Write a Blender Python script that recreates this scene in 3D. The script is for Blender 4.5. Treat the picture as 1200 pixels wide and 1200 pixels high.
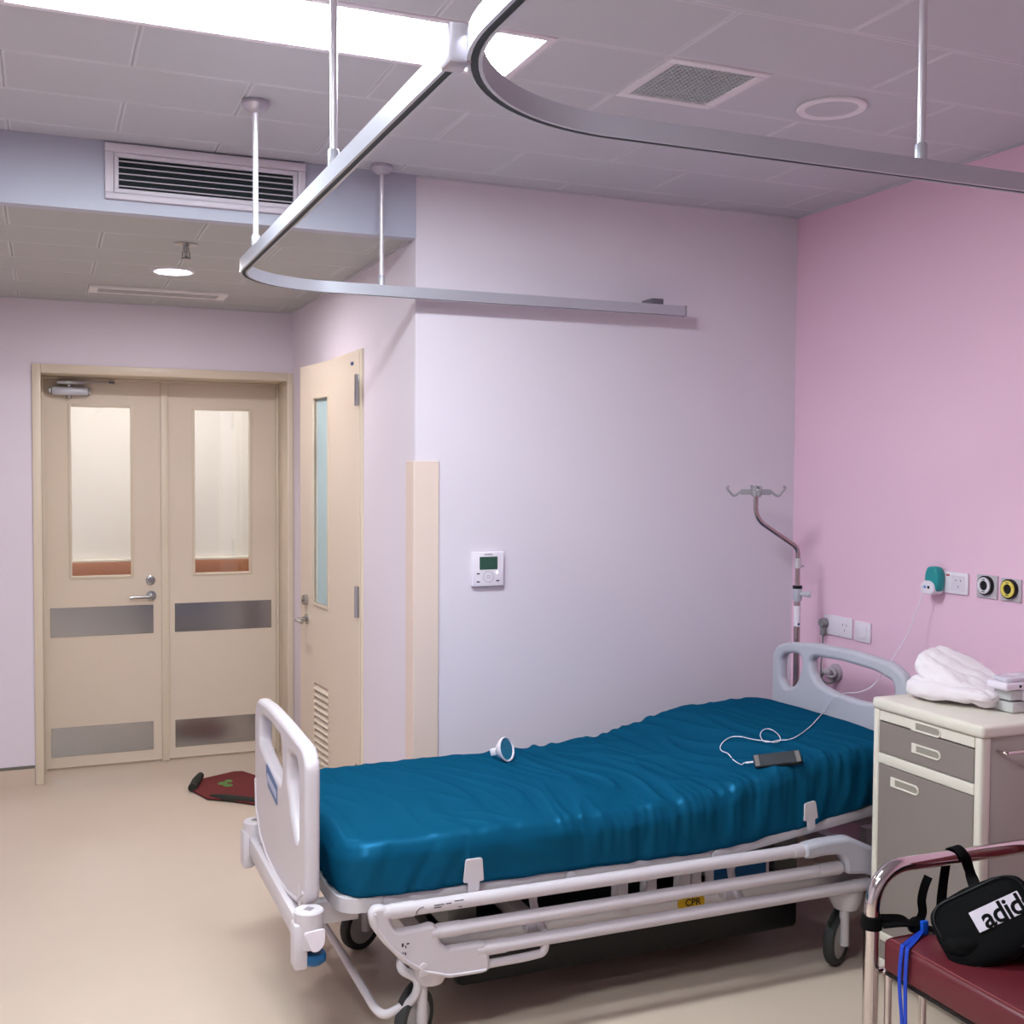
import bpy, bmesh, math, random
from mathutils import Vector, Matrix, noise

random.seed(7)
for o in list(bpy.data.objects):
    bpy.data.objects.remove(o, do_unlink=True)
SC = bpy.context.scene
COL = SC.collection
PI = math.pi

# ------------------------------------------------------------------ camera
CAM_H = 1.635
FPX = 1325.22
YAW, PITCH, ROLL = -0.3929929, -0.0379575, 0.00594048
_r = Vector((math.cos(YAW), math.sin(YAW), 0)); _f = Vector((-math.sin(YAW), math.cos(YAW), 0)); _u = Vector((0, 0, 1))
_f, _u = _f*math.cos(PITCH)+_u*math.sin(PITCH), _u*math.cos(PITCH)-_f*math.sin(PITCH)
_r, _u = _r*math.cos(ROLL)+_u*math.sin(ROLL), _u*math.cos(ROLL)-_r*math.sin(ROLL)
cam = bpy.data.cameras.new('camera'); camo = bpy.data.objects.new('camera', cam); COL.objects.link(camo)
cam.sensor_width = 36; cam.sensor_fit = 'HORIZONTAL'; cam.lens = FPX/1200*36; cam.clip_start = .05
M3 = Matrix((_r, _u, -_f)).transposed()
camo.matrix_world = Matrix.Translation((0, 0, CAM_H)) @ M3.to_4x4()
SC.camera = camo

# ------------------------------------------------------------------ world, exposure
w = bpy.data.worlds.new('world'); SC.world = w; w.use_nodes = True
w.node_tree.nodes['Background'].inputs[0].default_value = (.8, .8, .85, 1)
w.node_tree.nodes['Background'].inputs[1].default_value = 0.0
SC.view_settings.view_transform = 'Standard'; SC.view_settings.look = 'None'
SC.view_settings.gamma = 1; SC.view_settings.exposure = 2.7
SC.view_settings.use_curve_mapping = False
PANEL_POWER = 9.0
PANEL_COL = (.88, .985, 1.03)

# photo pixel -> place in the room, on a plane that the thing touches
def ray(p): return _r*((p[0]-600)/FPX) - _u*((p[1]-600)/FPX) + _f
def onx(p, X): d = ray(p); return Vector((0, 0, CAM_H)) + d*(X/d.x)
def ony(p, Y): d = ray(p); return Vector((0, 0, CAM_H)) + d*(Y/d.y)
def onz(p, Z): d = ray(p); return Vector((0, 0, CAM_H)) + d*((Z-CAM_H)/d.z)

# ------------------------------------------------------------------ materials
def lin(c):
    c = c/255.0
    return c/12.92 if c <= .04045 else ((c+.055)/1.055)**2.4
def rgb(*c): return tuple(lin(x) for x in c)+(1,)
MATS = {}
def mat(name, col, rough=.5, metal=0, var=.04, nscale=8.0, bump=0.0, bscale=60.0, stretch=None, emit=None, estr=1.0, coat=0, trans=0, alpha=1, sheen=0, spec=.5, tint=None):
    if name in MATS: return MATS[name]
    m = bpy.data.materials.new(name); m.use_nodes = True
    nt = m.node_tree; b = nt.nodes['Principled BSDF']; L = nt.links
    c = rgb(*col)
    tc = nt.nodes.new('ShaderNodeTexCoord'); mp = nt.nodes.new('ShaderNodeMapping')
    if stretch: mp.inputs['Scale'].default_value = stretch
    L.new(tc.outputs['Object'], mp.inputs['Vector'])
    n = nt.nodes.new('ShaderNodeTexNoise'); n.inputs['Scale'].default_value = nscale; n.inputs['Detail'].default_value = 4
    L.new(mp.outputs[0], n.inputs['Vector'])
    mx = nt.nodes.new('ShaderNodeMix'); mx.data_type = 'RGBA'
    mx.inputs['A'].default_value = tuple(min(1, x*(1-var)) for x in c[:3])+(1,)
    mx.inputs['B'].default_value = tuple(min(1, x*(1+var)) for x in c[:3])+(1,)
    L.new(n.outputs['Fac'], mx.inputs['Factor']); L.new(mx.outputs['Result'], b.inputs['Base Color'])
    b.inputs['Roughness'].default_value = rough; b.inputs['Metallic'].default_value = metal
    b.inputs['Specular IOR Level'].default_value = spec
    if coat: b.inputs['Coat Weight'].default_value = coat
    if sheen: b.inputs['Sheen Weight'].default_value = sheen
    if trans: b.inputs['Transmission Weight'].default_value = trans
    if alpha < 1: b.inputs['Alpha'].default_value = alpha
    if bump:
        n2 = nt.nodes.new('ShaderNodeTexNoise'); n2.inputs['Scale'].default_value = bscale; n2.inputs['Detail'].default_value = 3
        L.new(mp.outputs[0], n2.inputs['Vector'])
        bp = nt.nodes.new('ShaderNodeBump'); bp.inputs['Strength'].default_value = bump; bp.inputs['Distance'].default_value = .002
        L.new(n2.outputs['Fac'], bp.inputs['Height']); L.new(bp.outputs[0], b.inputs['Normal'])
    if emit:
        b.inputs['Emission Color'].default_value = tuple(emit)+(1,); b.inputs['Emission Strength'].default_value = estr
    if tint: b.inputs['Specular Tint'].default_value = tint
    MATS[name] = m
    return m
def glass_mat(name, tint, gloss=.08):
    m = bpy.data.materials.new(name); m.use_nodes = True; nt = m.node_tree; nt.nodes.clear()
    out = nt.nodes.new('ShaderNodeOutputMaterial'); t = nt.nodes.new('ShaderNodeBsdfTransparent'); g = nt.nodes.new('ShaderNodeBsdfGlossy')
    t.inputs[0].default_value = tint; g.inputs['Roughness'].default_value = .03
    mx = nt.nodes.new('ShaderNodeMixShader'); mx.inputs[0].default_value = gloss
    nt.links.new(t.outputs[0], mx.inputs[1]); nt.links.new(g.outputs[0], mx.inputs[2]); nt.links.new(mx.outputs[0], out.inputs[0])
    MATS[name] = m; return m

WHITEWALL = mat('white_wall_paint', (222, 212, 222), .75, var=.012, nscale=2, bump=.04, bscale=180)
PINKWALL = mat('pink_wall_paint', (238, 196, 217), .75, var=.012, nscale=2, bump=.04, bscale=180)
FLOORM = mat('beige_vinyl', (204, 185, 168), .38, var=.035, nscale=5, bump=.02, bscale=90)
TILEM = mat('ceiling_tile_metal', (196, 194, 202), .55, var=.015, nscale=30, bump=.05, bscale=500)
TILEM_DIM = mat('dimmed_passage_tile_metal', (180, 180, 178), .55, var=.015, nscale=30, bump=.05, bscale=500)  # darker copy of the ceiling tile; weaker passage light put into the colour
TILERIM_DIM = mat('dimmed_passage_tile_rim', (196, 196, 195), .45, var=.01)  # rim dimmed along with its tile, the same shade put into the colour
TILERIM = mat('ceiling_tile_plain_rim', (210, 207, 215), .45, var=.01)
CSLAB = mat('ceiling_void_grey', (120, 112, 116), .9)
BULK = mat('bulkhead_grey_metal', (180, 181, 198), .35, var=.012, nscale=4)
DOORM = mat('cream_door_laminate', (218, 202, 184), .45, var=.02, nscale=3)
FRAMEM = mat('cream_door_frame_paint', (216, 201, 180), .4, var=.015)
GUARD = mat('cream_vinyl_guard', (226, 204, 192), .5, var=.012)
STEEL = mat('brushed_steel', (178, 178, 178), .2, 1, var=.10, nscale=30, stretch=(1, 1, 40), bump=.03, bscale=300)
CHROME = mat('chrome', (215, 208, 205), .10, 1, var=.01)
STAINL = mat('stainless_tube', (176, 160, 160), .18, 1, var=.02)
ALU = mat('anodised_aluminium', (190, 190, 200), .34, .4, var=.02, nscale=20)
DARKSLOT = mat('dark_track_slot', (30, 40, 48), .6)
SATIN = mat('satin_silver_knob', (190, 182, 192), .35, .6, var=.02)
PLAST = mat('pale_grey_bed_plastic', (206, 197, 202), .38, var=.012, coat=.1)
PLAST2 = mat('cool_grey_bed_plastic', (190, 188, 198), .38, var=.012)
HOOKM = mat('grey_hook_plastic', (158, 152, 158), .45)
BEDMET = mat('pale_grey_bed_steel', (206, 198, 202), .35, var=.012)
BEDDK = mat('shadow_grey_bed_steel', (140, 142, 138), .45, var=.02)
BLUEPL = mat('blue_bumper_plastic', (16, 84, 132), .3, var=.02)
RUBBER = mat('black_rubber', (44, 46, 46), .6, var=.05)
SHEET = mat('teal_blue_sheet', (8, 71, 99), .5, var=.05, nscale=6, bump=.08, bscale=700, spec=0)
def satin(m, col, fac, rough):
    nt = m.node_tree; b = nt.nodes['Principled BSDF']; out = [n for n in nt.nodes if n.type == 'OUTPUT_MATERIAL'][0]
    g = nt.nodes.new('ShaderNodeBsdfGlossy'); g.inputs['Color'].default_value = col; g.inputs['Roughness'].default_value = rough
    mx = nt.nodes.new('ShaderNodeMixShader'); mx.inputs[0].default_value = fac
    nt.links.new(b.outputs[0], mx.inputs[1]); nt.links.new(g.outputs[0], mx.inputs[2]); nt.links.new(mx.outputs[0], out.inputs[0])
satin(SHEET, (.05, .28, .55, 1), .12, .42)
WHITEPL = mat('white_plastic', (236, 226, 236), .35, var=.01)
CREAMPL = mat('cream_cabinet_plastic', (228, 220, 206), .4, var=.012)
TAUPE = mat('taupe_cabinet_front', (142, 130, 124), .45, var=.02)
CABSIDE = mat('cabinet_side_grey', (176, 168, 160), .45, var=.015)
MAROON = mat('maroon_leatherette', (96, 30, 38), .42, var=.08, nscale=14, bump=.12, bscale=220)
BLACKFAB = mat('black_nylon', (4, 4, 5), .85, var=.12, nscale=60, bump=.2, bscale=500, spec=.18)
BLACKPL = mat('black_plastic', (16, 16, 18), .4, spec=.3)
SILVERP = mat('reflective_silver_print', (214, 204, 216), .5, var=.01)
BLUELAN = mat('blue_lanyard', (12, 60, 178), .55, var=.06)
TOWELM = mat('white_terry_towel', (240, 230, 234), .95, var=.02, nscale=40, bump=.5, bscale=260, sheen=.3)
MATM = mat('dark_red_mat', (104, 28, 30), .9, var=.08, nscale=60, bump=.4, bscale=300)
MATB = mat('mat_rubber_backing', (38, 38, 32), .85)
TEAL = mat('teal_adapter', (12, 142, 146), .35)
GREYPLUG = mat('grey_plug', (134, 128, 132), .5)
OUTLET = mat('grey_outlet_plate', (196, 186, 192), .4)
LCD = mat('lcd_green', (44, 84, 70), .2)
INK = mat('dark_ink', (60, 52, 62), .7)
REDINK = mat('red_ink', (190, 30, 50), .7)
YELLOW = mat('yellow_label', (226, 184, 24), .5)
HANDRAIL = mat('brown_handrail_vinyl', (164, 104, 66), .5, var=.04)
CORRM = mat('corridor_cream_paint', (232, 228, 222), .8, var=.01)
DARKVENT = mat('dark_duct', (26, 36, 38), .8)
GRILLEM = mat('grille_grey', (196, 202, 206), .5)
SCREENG = mat('phone_glass', (52, 60, 62), .15)
FROST = mat('frosted_blue_glass', (176, 200, 204), .35, var=.02)
GLASS = glass_mat('clear_glass', (.97, .97, .96, 1))
CLEARPL = mat('clear_grey_plastic', (232, 232, 230), .2, alpha=.7)

# ------------------------------------------------------------------ mesh helpers
def nb(): return bmesh.new()
def bx(bm, x0, x1, y0, y1, z0, z1, bev=0, seg=2, M=None):
    t = bmesh.new()
    bmesh.ops.create_cube(t, size=1)
    for v in t.verts:
        v.co = Vector(((x0+x1)/2+v.co.x*(x1-x0), (y0+y1)/2+v.co.y*(y1-y0), (z0+z1)/2+v.co.z*(z1-z0)))
    if bev: bmesh.ops.bevel(t, geom=t.edges[:], offset=bev, segments=seg, profile=.5, affect='EDGES')
    if M is not None: t.transform(M)
    join(bm, t); return bm
def join(bm, t):
    me = bpy.data.meshes.new('tmp'); t.to_mesh(me); t.free(); bm.from_mesh(me); bpy.data.meshes.remove(me)
def tube(bm, pts, r, seg=12, closed=False, flat=None, up=None, wax=None):
    """swept tube; flat=(w,t) sweeps a flat strap section instead"""
    P = [Vector(p) for p in pts]; n = len(P)
    rs = r if isinstance(r, (list, tuple)) else [r]*n
    T = []
    for i in range(n):
        a = P[(i-1) % n] if (closed or i > 0) else P[i]
        b = P[(i+1) % n] if (closed or i < n-1) else P[i]
        d = (b-a); T.append(d.normalized() if d.length > 1e-9 else Vector((0, 0, 1)))
    ref = Vector(up) if up else (Vector((0, 0, 1)) if abs(T[0].z) < .9 else Vector((1, 0, 0)))
    N = (ref - T[0]*ref.dot(T[0])).normalized()
    rings = []
    for i in range(n):
        if up:
            q = Vector(up); N2 = q - T[i]*q.dot(T[i])
            if N2.length > 1e-4: N = N2.normalized()
        else:
            N = (N - T[i]*N.dot(T[i])).normalized()
        B = T[i].cross(N)
        if wax:
            B = Vector(wax); B = (B-T[i]*B.dot(T[i])).normalized(); N = B.cross(T[i])
        ring = []
        if flat:
            wv, tv = flat
            for (a, b) in ((-1, -1), (1, -1), (1, 1), (-1, 1)): ring.append(bm.verts.new(P[i]+B*(a*wv/2)+N*(b*tv/2)))
        else:
            for k in range(seg):
                a = 2*PI*k/seg
                ring.append(bm.verts.new(P[i]+(N*math.cos(a)+B*math.sin(a))*rs[i]))
        rings.append(ring)
    m = len(rings[0])
    for i in range(n if closed else n-1):
        A, C = rings[i], rings[(i+1) % n]
        for k in range(m): bm.faces.new((A[k], A[(k+1) % m], C[(k+1) % m], C[k]))
    if not closed:
        bm.faces.new(rings[0][::-1]); bm.faces.new(rings[-1])
    return bm
def fillet(pts, rad, seg=6):
    P = [Vector(p) for p in pts]; out = [P[0]]
    for i in range(1, len(P)-1):
        a, b, c = P[i-1], P[i], P[i+1]
        r = min(rad, (a-b).length*.49, (c-b).length*.49)
        p0 = b+(a-b).normalized()*r; p1 = b+(c-b).normalized()*r
        for k in range(seg+1):
            t = k/seg; out.append(p0*(1-t)**2+b*2*t*(1-t)+p1*t*t)
    out.append(P[-1]); return out
def spline(pts, sub=6, closed=False):
    P = [Vector(p) for p in pts]; n = len(P); out = []
    for i in range(n if closed else n-1):
        p0 = P[(i-1) % n] if (closed or i > 0) else P[i]; p1 = P[i]; p2 = P[(i+1) % n]
        p3 = P[(i+2) % n] if (closed or i < n-2) else p2
        for k in range(sub):
            t = k/sub
            out.append(.5*((2*p1)+(p2-p0)*t+(2*p0-5*p1+4*p2-p3)*t*t+(3*p1-p0-3*p2+p3)*t**3))
    if not closed: out.append(P[-1])
    return out
def lathe(bm, prof, seg=24, M=None):
    t = bmesh.new(); rings = []
    for (r, z) in prof:
        rings.append([t.verts.new((max(r, 1e-5)*math.cos(2*PI*k/seg), max(r, 1e-5)*math.sin(2*PI*k/seg), z)) for k in range(seg)])
    for a, b in zip(rings, rings[1:]):
        for k in range(seg): t.faces.new((a[k], a[(k+1) % seg], b[(k+1) % seg], b[k]))
    if prof[0][0] > .001 and prof[-1][0] > .001:
        for k in range(seg): t.faces.new((rings[-1][k], rings[-1][(k+1) % seg], rings[0][(k+1) % seg], rings[0][k]))
    else:
        t.faces.new(rings[0][::-1]); t.faces.new(rings[-1])
    bmesh.ops.recalc_face_normals(t, faces=t.faces)
    if M is not None: t.transform(M)
    join(bm, t); return bm
def frame(o, x, y, z):
    """matrix with given origin and axes"""
    M = Matrix((Vector(x).normalized(), Vector(y).normalized(), Vector(z).normalized())).transposed().to_4x4()
    M.translation = Vector(o); return M
def plate(bm, outline, holes, thick, bev, M, res=1):
    """flat 2D outline with holes, given thickness and rounded edges"""
    cu = bpy.data.curves.new('tmpc', 'CURVE'); cu.dimensions = '2D'; cu.fill_mode = 'BOTH'
    cu.extrude = max(thick/2-bev, 0); cu.bevel_depth = bev; cu.bevel_resolution = 2; cu.offset = -bev
    for poly in [outline]+list(holes):
        s = cu.splines.new('POLY'); s.points.add(len(poly)-1)
        for p, q in zip(s.points, poly): p.co = (q[0], q[1], 0, 1)
        s.use_cyclic_u = True
    curve_join(bm, cu, M)
def curve_join(bm, cu, M):
    o = bpy.data.objects.new('tmpo', cu); COL.objects.link(o)
    dg = bpy.context.evaluated_depsgraph_get(); dg.update()
    me = bpy.data.meshes.new_from_object(o.evaluated_get(dg))
    me.transform(M); bm.from_mesh(me)
    bpy.data.objects.remove(o, do_unlink=True); bpy.data.meshes.remove(me); bpy.data.curves.remove(cu)
def text(bm, s, size, M, thick=.0004, offset=0, shear=0, space=1):
    cu = bpy.data.curves.new('tmpt', 'FONT'); cu.body = s; cu.size = size; cu.align_x = 'CENTER'; cu.align_y = 'CENTER'
    cu.extrude = thick; cu.offset = offset; cu.resolution_u = 3; cu.space_character = space; cu.shear = shear
    curve_join(bm, cu, M)
def rrect(x0, x1, y0, y1, r, seg=5):
    out = []
    for (cx, cy, a0) in ((x1-r, y1-r, 0), (x0+r, y1-r, PI/2), (x0+r, y0+r, PI), (x1-r, y0+r, 1.5*PI)):
        for k in range(seg+1):
            a = a0+PI/2*k/seg; out.append((cx+r*math.cos(a), cy+r*math.sin(a)))
    return out
def pround(pts, rad, seg=5):
    P = [Vector((p[0], p[1], 0)) for p in pts]; n = len(P); out = []
    for i in range(n):
        a, b, c = P[i-1], P[i], P[(i+1) % n]
        r = min(rad, (a-b).length*.45, (c-b).length*.45)
        p0 = b+(a-b).normalized()*r; p1 = b+(c-b).normalized()*r
        for k in range(seg+1):
            t = k/seg; q = p0*(1-t)**2+b*2*t*(1-t)+p1*t*t; out.append((q.x, q.y))
    return out

def obj(name, bm, m, parent=None, sharp=35, smooth=True):
    me = bpy.data.meshes.new(name)
    bmesh.ops.recalc_face_normals(bm, faces=bm.faces)
    bm.to_mesh(me); bm.free(); me.materials.append(m)
    if smooth:
        me.shade_smooth(); me.set_sharp_from_angle(angle=math.radians(sharp))
    o = bpy.data.objects.new(name, me); COL.objects.link(o)
    if parent is not None: attach(o, parent)
    return o
def attach(o, parent):
    o.parent = parent
    if parent.type == 'EMPTY':
        o.matrix_parent_inverse = Matrix.Translation(parent.location).inverted()
def thing(name, label, cat, loc=(0, 0, 0), group=None, kind=None):
    o = bpy.data.objects.new(name, None); COL.objects.link(o); o.location = loc; o.empty_display_size = .05
    return tag(o, label, cat, group, kind)
def tag(o, label, cat=None, group=None, kind=None):
    if label: o['label'] = label
    if cat: o['category'] = cat
    if group: o['group'] = group
    if kind: o['kind'] = kind
    if o.type == 'MESH' and o.parent is None and not kind:      # origin at the base
        vs = o.data.vertices
        lo = Vector([min(v.co[i] for v in vs) for i in range(3)]); hi = Vector([max(v.co[i] for v in vs) for i in range(3)])
        c = Vector(((lo.x+hi.x)/2, (lo.y+hi.y)/2, lo.z)); o.data.transform(Matrix.Translation(-c)); o.location = c
    return o
def struct(name, bm, m, label, smooth=False):
    o = obj(name, bm, m, smooth=smooth); o['kind'] = 'structure'; o['label'] = label; return o
def B(*a, **k): return bx(nb(), *a, **k)

# ------------------------------------------------------------------ room
C = 2.7127        # main ceiling
S = 2.485         # lower ceiling of the entrance passage
YW = 4.025        # white wall behind the bed
XP = 2.9775       # pink wall
XQ = 1.2775       # passage wall with the side door
YF = 6.245        # end wall of the passage
YD = 6.507        # face of the double doors
XL, YB = -2.3, -2.3
PX = -.72         # left side of passage

struct('floor', B(XL-.1, XP+.1, YB-.1, 8.2, -.06, 0), FLOORM, 'pale beige vinyl floor of the ward')
struct('wall_back', B(XQ, XP+.12, YW, YW+.12, 0, C+.05), WHITEWALL, 'white painted wall behind the bed')
struct('wall_right', B(XP, XP+.12, YB, YW, 0, C+.05), PINKWALL, 'pink painted wall behind the bed head')
struct('wall_left', B(XL-.12, XL, YB, YW, 0, C+.05), WHITEWALL, 'white painted wall on the far side of the ward')
struct('wall_rear', B(XL-.12, XP+.12, YB-.12, YB, 0, C+.05), WHITEWALL, 'white painted wall behind the camera')
struct('wall_entry', B(XL, PX, YW, YW+.12, 0, C+.05), WHITEWALL, 'white painted wall beside the entrance passage')
struct('wall_passage', B(PX-.12, PX, YW+.12, YF, 0, S+.05), WHITEWALL, 'white painted side wall of the entrance passage')
# side wall with recess for the open side door
SD0, SD1 = 4.79, 5.66
bm = nb()
bx(bm, XQ, XQ+.16, YW+.12, SD0, 0, S+.05); bx(bm, XQ, XQ+.16, SD1, YD, 0, S+.05); bx(bm, XQ, XQ+.16, SD0, SD1, 2.115, S+.05)
bx(bm, XQ+.6, XQ+.64, SD0-.3, SD1+.3, 0, S)
struct('wall_side', bm, WHITEWALL, 'white painted passage wall holding the louvred side door')
# end wall around double doors
DX0, DX1, DZ = -.008, 1.243, 2.11
bm = nb()
bx(bm, PX, DX0-.04, YF, YD+.04, 0, S+.05); bx(bm, DX0-.04, XQ, YF, YD+.04, DZ+.04, S+.05)
struct('wall_front', bm, WHITEWALL, 'white painted end wall around the double doors')
# bulkhead with the air outlet
struct('wall_bulkhead', B(PX, XQ, YW-.004, YW+.05, S-.002, C+.03), BULK, 'grey metal bulkhead above the entrance passage')
# slab ceilings and tiles
ceil = struct('ceiling', B(XL, XP, YB, YW, C+.014, C+.05), CSLAB, 'grey panelled ward ceiling')
ceil2 = struct('ceiling_passage', B(PX, XQ, YW+.05, YF, S+.014, S+.05), CSLAB, 'grey panelled lower ceiling of the passage')
TW, TH = .6455, .3213
def tile_mesh(w_, h_, m=None):
    t = bmesh.new(); ch = .0035; g = .0005; rim = .0055
    def ringv(e, z): return [t.verts.new(p) for p in ((e, e, z), (w_-e, e, z), (w_-e, h_-e, z), (e, h_-e, z))]
    v0, v1, v2, v3 = ringv(g, .013), ringv(g, .0035), ringv(g+ch, 0), ringv(g+ch+rim, 0)
    for A, Bq, mi in ((v0, v1, 1), (v1, v2, 1), (v2, v3, 1)):
        for i in range(4):
            k = (i+1) % 4; f = t.faces.new((A[i], A[k], Bq[k], Bq[i])); f.material_index = mi
    t.faces.new(v3); t.faces.new(v0[::-1])
    bmesh.ops.recalc_face_normals(t, faces=t.faces)
    me = bpy.data.meshes.new('ceiling_tile'); t.to_mesh(me); t.free(); me.materials.append(m or TILEM); me.materials.append(TILERIM_DIM if m is TILEM_DIM else TILERIM); return me
TCACHE = {}
def tile(x0, x1, y0, y1, z, parent):
    k = (round(x1-x0, 4), round(y1-y0, 4), TILEM_DIM if z == S else TILEM)
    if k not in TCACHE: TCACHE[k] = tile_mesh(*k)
    o = bpy.data.objects.new('ceiling_tile', TCACHE[k]); COL.objects.link(o); o.location = (x0, y0, z); o.parent = parent
def tiles(xa, xb, ya, yb, z, y0, off_even, off_odd, parent, skip=()):
    k0 = math.floor((ya-y0)/TH+1e-6)
    k = k0
    while y0+k*TH < yb-1e-4:
        r0, r1 = max(ya, y0+k*TH), min(yb, y0+(k+1)*TH)
        off = off_even if k % 2 == 0 else off_odd
        j = math.floor((xa-off)/TW)
        while off+j*TW < xb-1e-4:
            c0, c1 = max(xa, off+j*TW), min(xb, off+(j+1)*TW)
            if c1-c0 > .03 and r1-r0 > .02:
                segs = [(c0, c1)]
                for (s0, s1, q0, q1) in skip:
                    if q0 < (r0+r1)/2 < q1:
                        new = []
                        for (a, b) in segs:
                            if s1 <= a or s0 >= b: new.append((a, b)); continue
                            if s0-a > .03: new.append((a, s0))
                            if b-s1 > .03: new.append((s1, b))
                        segs = new
                for (a, b) in segs: tile(a, b, r0, r1, z, parent)
            j += 1
        k += 1
LX0, LX1 = .5523-TW, .5523+TW
ROW = 2.9315
PANELS = [(LX0, LX1, ROW-TH, ROW), (.2305-2*TW, .2305, ROW-6*TH, ROW-5*TH)]
GR = (.5523+TW*1.51, .5523+TW*2-.004, ROW-TH, ROW)
tiles(XL+.01, XP-.004, YB+.01, YW-.006, C, ROW, .2305, .5523, ceil, PANELS+[GR])
SLOT = (.19, .845, 5.70, 5.82)
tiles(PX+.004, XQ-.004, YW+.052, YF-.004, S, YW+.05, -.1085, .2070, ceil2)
# vinyl skirting
bm = nb(); bx(bm, PX, DX0-.045, YF-.006, YF, 0, .088)
sk = struct('baseboard_front', bm, FLOORM, 'coved beige vinyl skirting left of the double doors')
obj('cap_strip', B(PX, DX0-.045, YF-.008, YF, .088, .102), mat('skirting_cap', (108, 106, 96), .6), sk)
bm = nb(); bx(bm, XQ+.1, XP, YW-.006, YW, 0, .10); sk = struct('baseboard_back', bm, FLOORM, 'coved beige vinyl skirting under the white wall')
bm = nb(); bx(bm, XP-.006, XP, YB, YW-.006, 0, .10); sk = struct('baseboard_right', bm, FLOORM, 'coved beige vinyl skirting under the pink wall')
# thin shadow angle round the ceiling
bm = nb(); bx(bm, XQ, XP, YW-.012, YW, C-.006, C+.014); bx(bm, XP-.012, XP, YB, YW-.012, C-.006, C+.014)
struct('trim_1', bm, TILEM, 'thin metal edge angle where the ceiling meets the walls')
bm = nb(); bx(bm, XQ-.012, XQ, YW+.05, YF, S-.006, S+.014); bx(bm, PX, XQ-.012, YF-.012, YF, S-.006, S+.014)
struct('trim_2', bm, TILEM, 'thin metal edge angle round the passage ceiling')
# corner guard
bm = nb(); bx(bm, XQ-.008, XQ+.092, YW-.008, YW, .0, 1.6635, .003); bx(bm, XQ-.008, XQ, YW-.004, YW+.09, 0, 1.6635, .003)
struct('trim_3', bm, GUARD, 'cream vinyl corner guard on the wall corner')
# corridor behind the doors
CY = 8.0
struct('wall_corridor', B(-3, 4, CY, CY+.1, 0, 2.6), CORRM, 'cream corridor wall seen through the door windows')
struct('ceiling_corridor', B(-3, 4, YD+.3, CY, 2.55, 2.62), CORRM, 'corridor ceiling behind the double doors')
bm = nb(); bx(bm, -3, 4, CY-.06, CY-.02, .86, 1.0, .012)
hr = tag(obj('corridor_handrail', bm, HANDRAIL), 'brown vinyl handrail on the corridor wall behind the double doors', 'handrail')
obj('rail_cap', B(-3, 4, CY-.05, CY-.0, 1.0, 1.018, .004), CREAMPL, hr).matrix_parent_inverse = Matrix.Translation(hr.location).inverted()
t = thing('corridor_light', 'ceiling light panel of the corridor behind the double doors', 'light', (.6, 7.2, 2.53))
obj('diffuser', B(-.6, 1.8, 7.05, 7.35, 2.535, 2.548), mat('corridor_diffuser', (255, 250, 240), .5, emit=(1, .97, .95), estr=2.5), t)
obj('frame', B(-.62, 1.82, 7.03, 7.37, 2.54, 2.555), WHITEPL, t)

# ------------------------------------------------------------------ double doors
d1 = thing('door_1', 'cream double doors with glazed panels and steel kick plates', None, ((DX0+DX1)/2, YD, 0), kind='structure')
fr = nb()
bx(fr, DX0-.042, DX0, YF-.012, YD+.04, 0, DZ+.045, .003); bx(fr, DX1, XQ-.001, YF-.012, YD+.04, 0, DZ+.045, .003); bx(fr, DX0, DX1, YF-.012, YD+.04, DZ, DZ+.045, .003)
bx(fr, DX0, DX0+.012, YD-.03, YD-.004, 0, DZ, .002); bx(fr, DX1-.014, DX1, YD-.03, YD-.004, 0, DZ, .002); bx(fr, DX0+.012, DX1-.014, YD-.03, YD-.004, DZ-.014, DZ, .002)
obj('door_frame', fr, FRAMEM, d1)
def leaf(x0, x1, wx0, wx1, wz0, wz1, plates, name='door_leaf'):
    bm = nb(); y0, y1 = YD, YD+.04
    bx(bm, x0, wx0, y0, y1, .012, DZ-.006); bx(bm, wx1, x1, y0, y1, .012, DZ-.006)
    bx(bm, wx0, wx1, y0, y1, .012, wz0); bx(bm, wx0, wx1, y0, y1, wz1, DZ-.006)
    lf = obj(name, bm, DOORM, d1, smooth=False)
    b = nb(); e = .012
    bx(b, wx0-e, wx0+.003, y0-.006, y0+.01, wz0-e, wz1+e, .002); bx(b, wx1-.003, wx1+e, y0-.006, y0+.01, wz0-e, wz1+e, .002)
    bx(b, wx0+.003, wx1-.003, y0-.006, y0+.01, wz0-e, wz0+.003, .002); bx(b, wx0+.003, wx1-.003, y0-.006, y0+.01, wz1-.003, wz1+e, .002)
    obj('glazing_bead', b, FRAMEM, lf)
    obj('glass_pane', B(wx0-.002, wx1+.002, y0+.016, y0+.022, wz0-.002, wz1+.002), GLASS, lf)
    for (a, c, z0, z1) in plates:
        kp = obj('kick_plate', B(a, c, y0-.003, y0+.001, z0, z1, .001, 1), STEEL, lf)
        b = nb()
        for q in (.03, .5, .97):
            for zz in (z0+.012, z1-.012): lathe(b, [(.0045, 0), (.0045, .0015), (.001, .002)], 8, frame((a+(c-a)*q, y0-.003, zz), (1, 0, 0), (0, 0, 1), (0, -1, 0)))
        o = obj('screw', b, STEEL, lf); o['kind'] = 'stuff'
    return lf
lf1 = leaf(DX0, .600, .137, .443, 1.041, 1.957, [(.028, .556, .717, .875), (.028, .553, .069, .227)])
lf2 = leaf(.602, DX1, .778, 1.083, 1.041, 1.955, [(.669, 1.204, .717, .877), (.669, 1.204, .069, .224)])
obj('meeting_strip', B(.598, .638, YD-.018, YD, .002, DZ-.012, .003), FRAMEM, lf2)
ROTY = lambda o: frame(o, (1, 0, 0), (0, 0, 1), (0, -1, 0))
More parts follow.
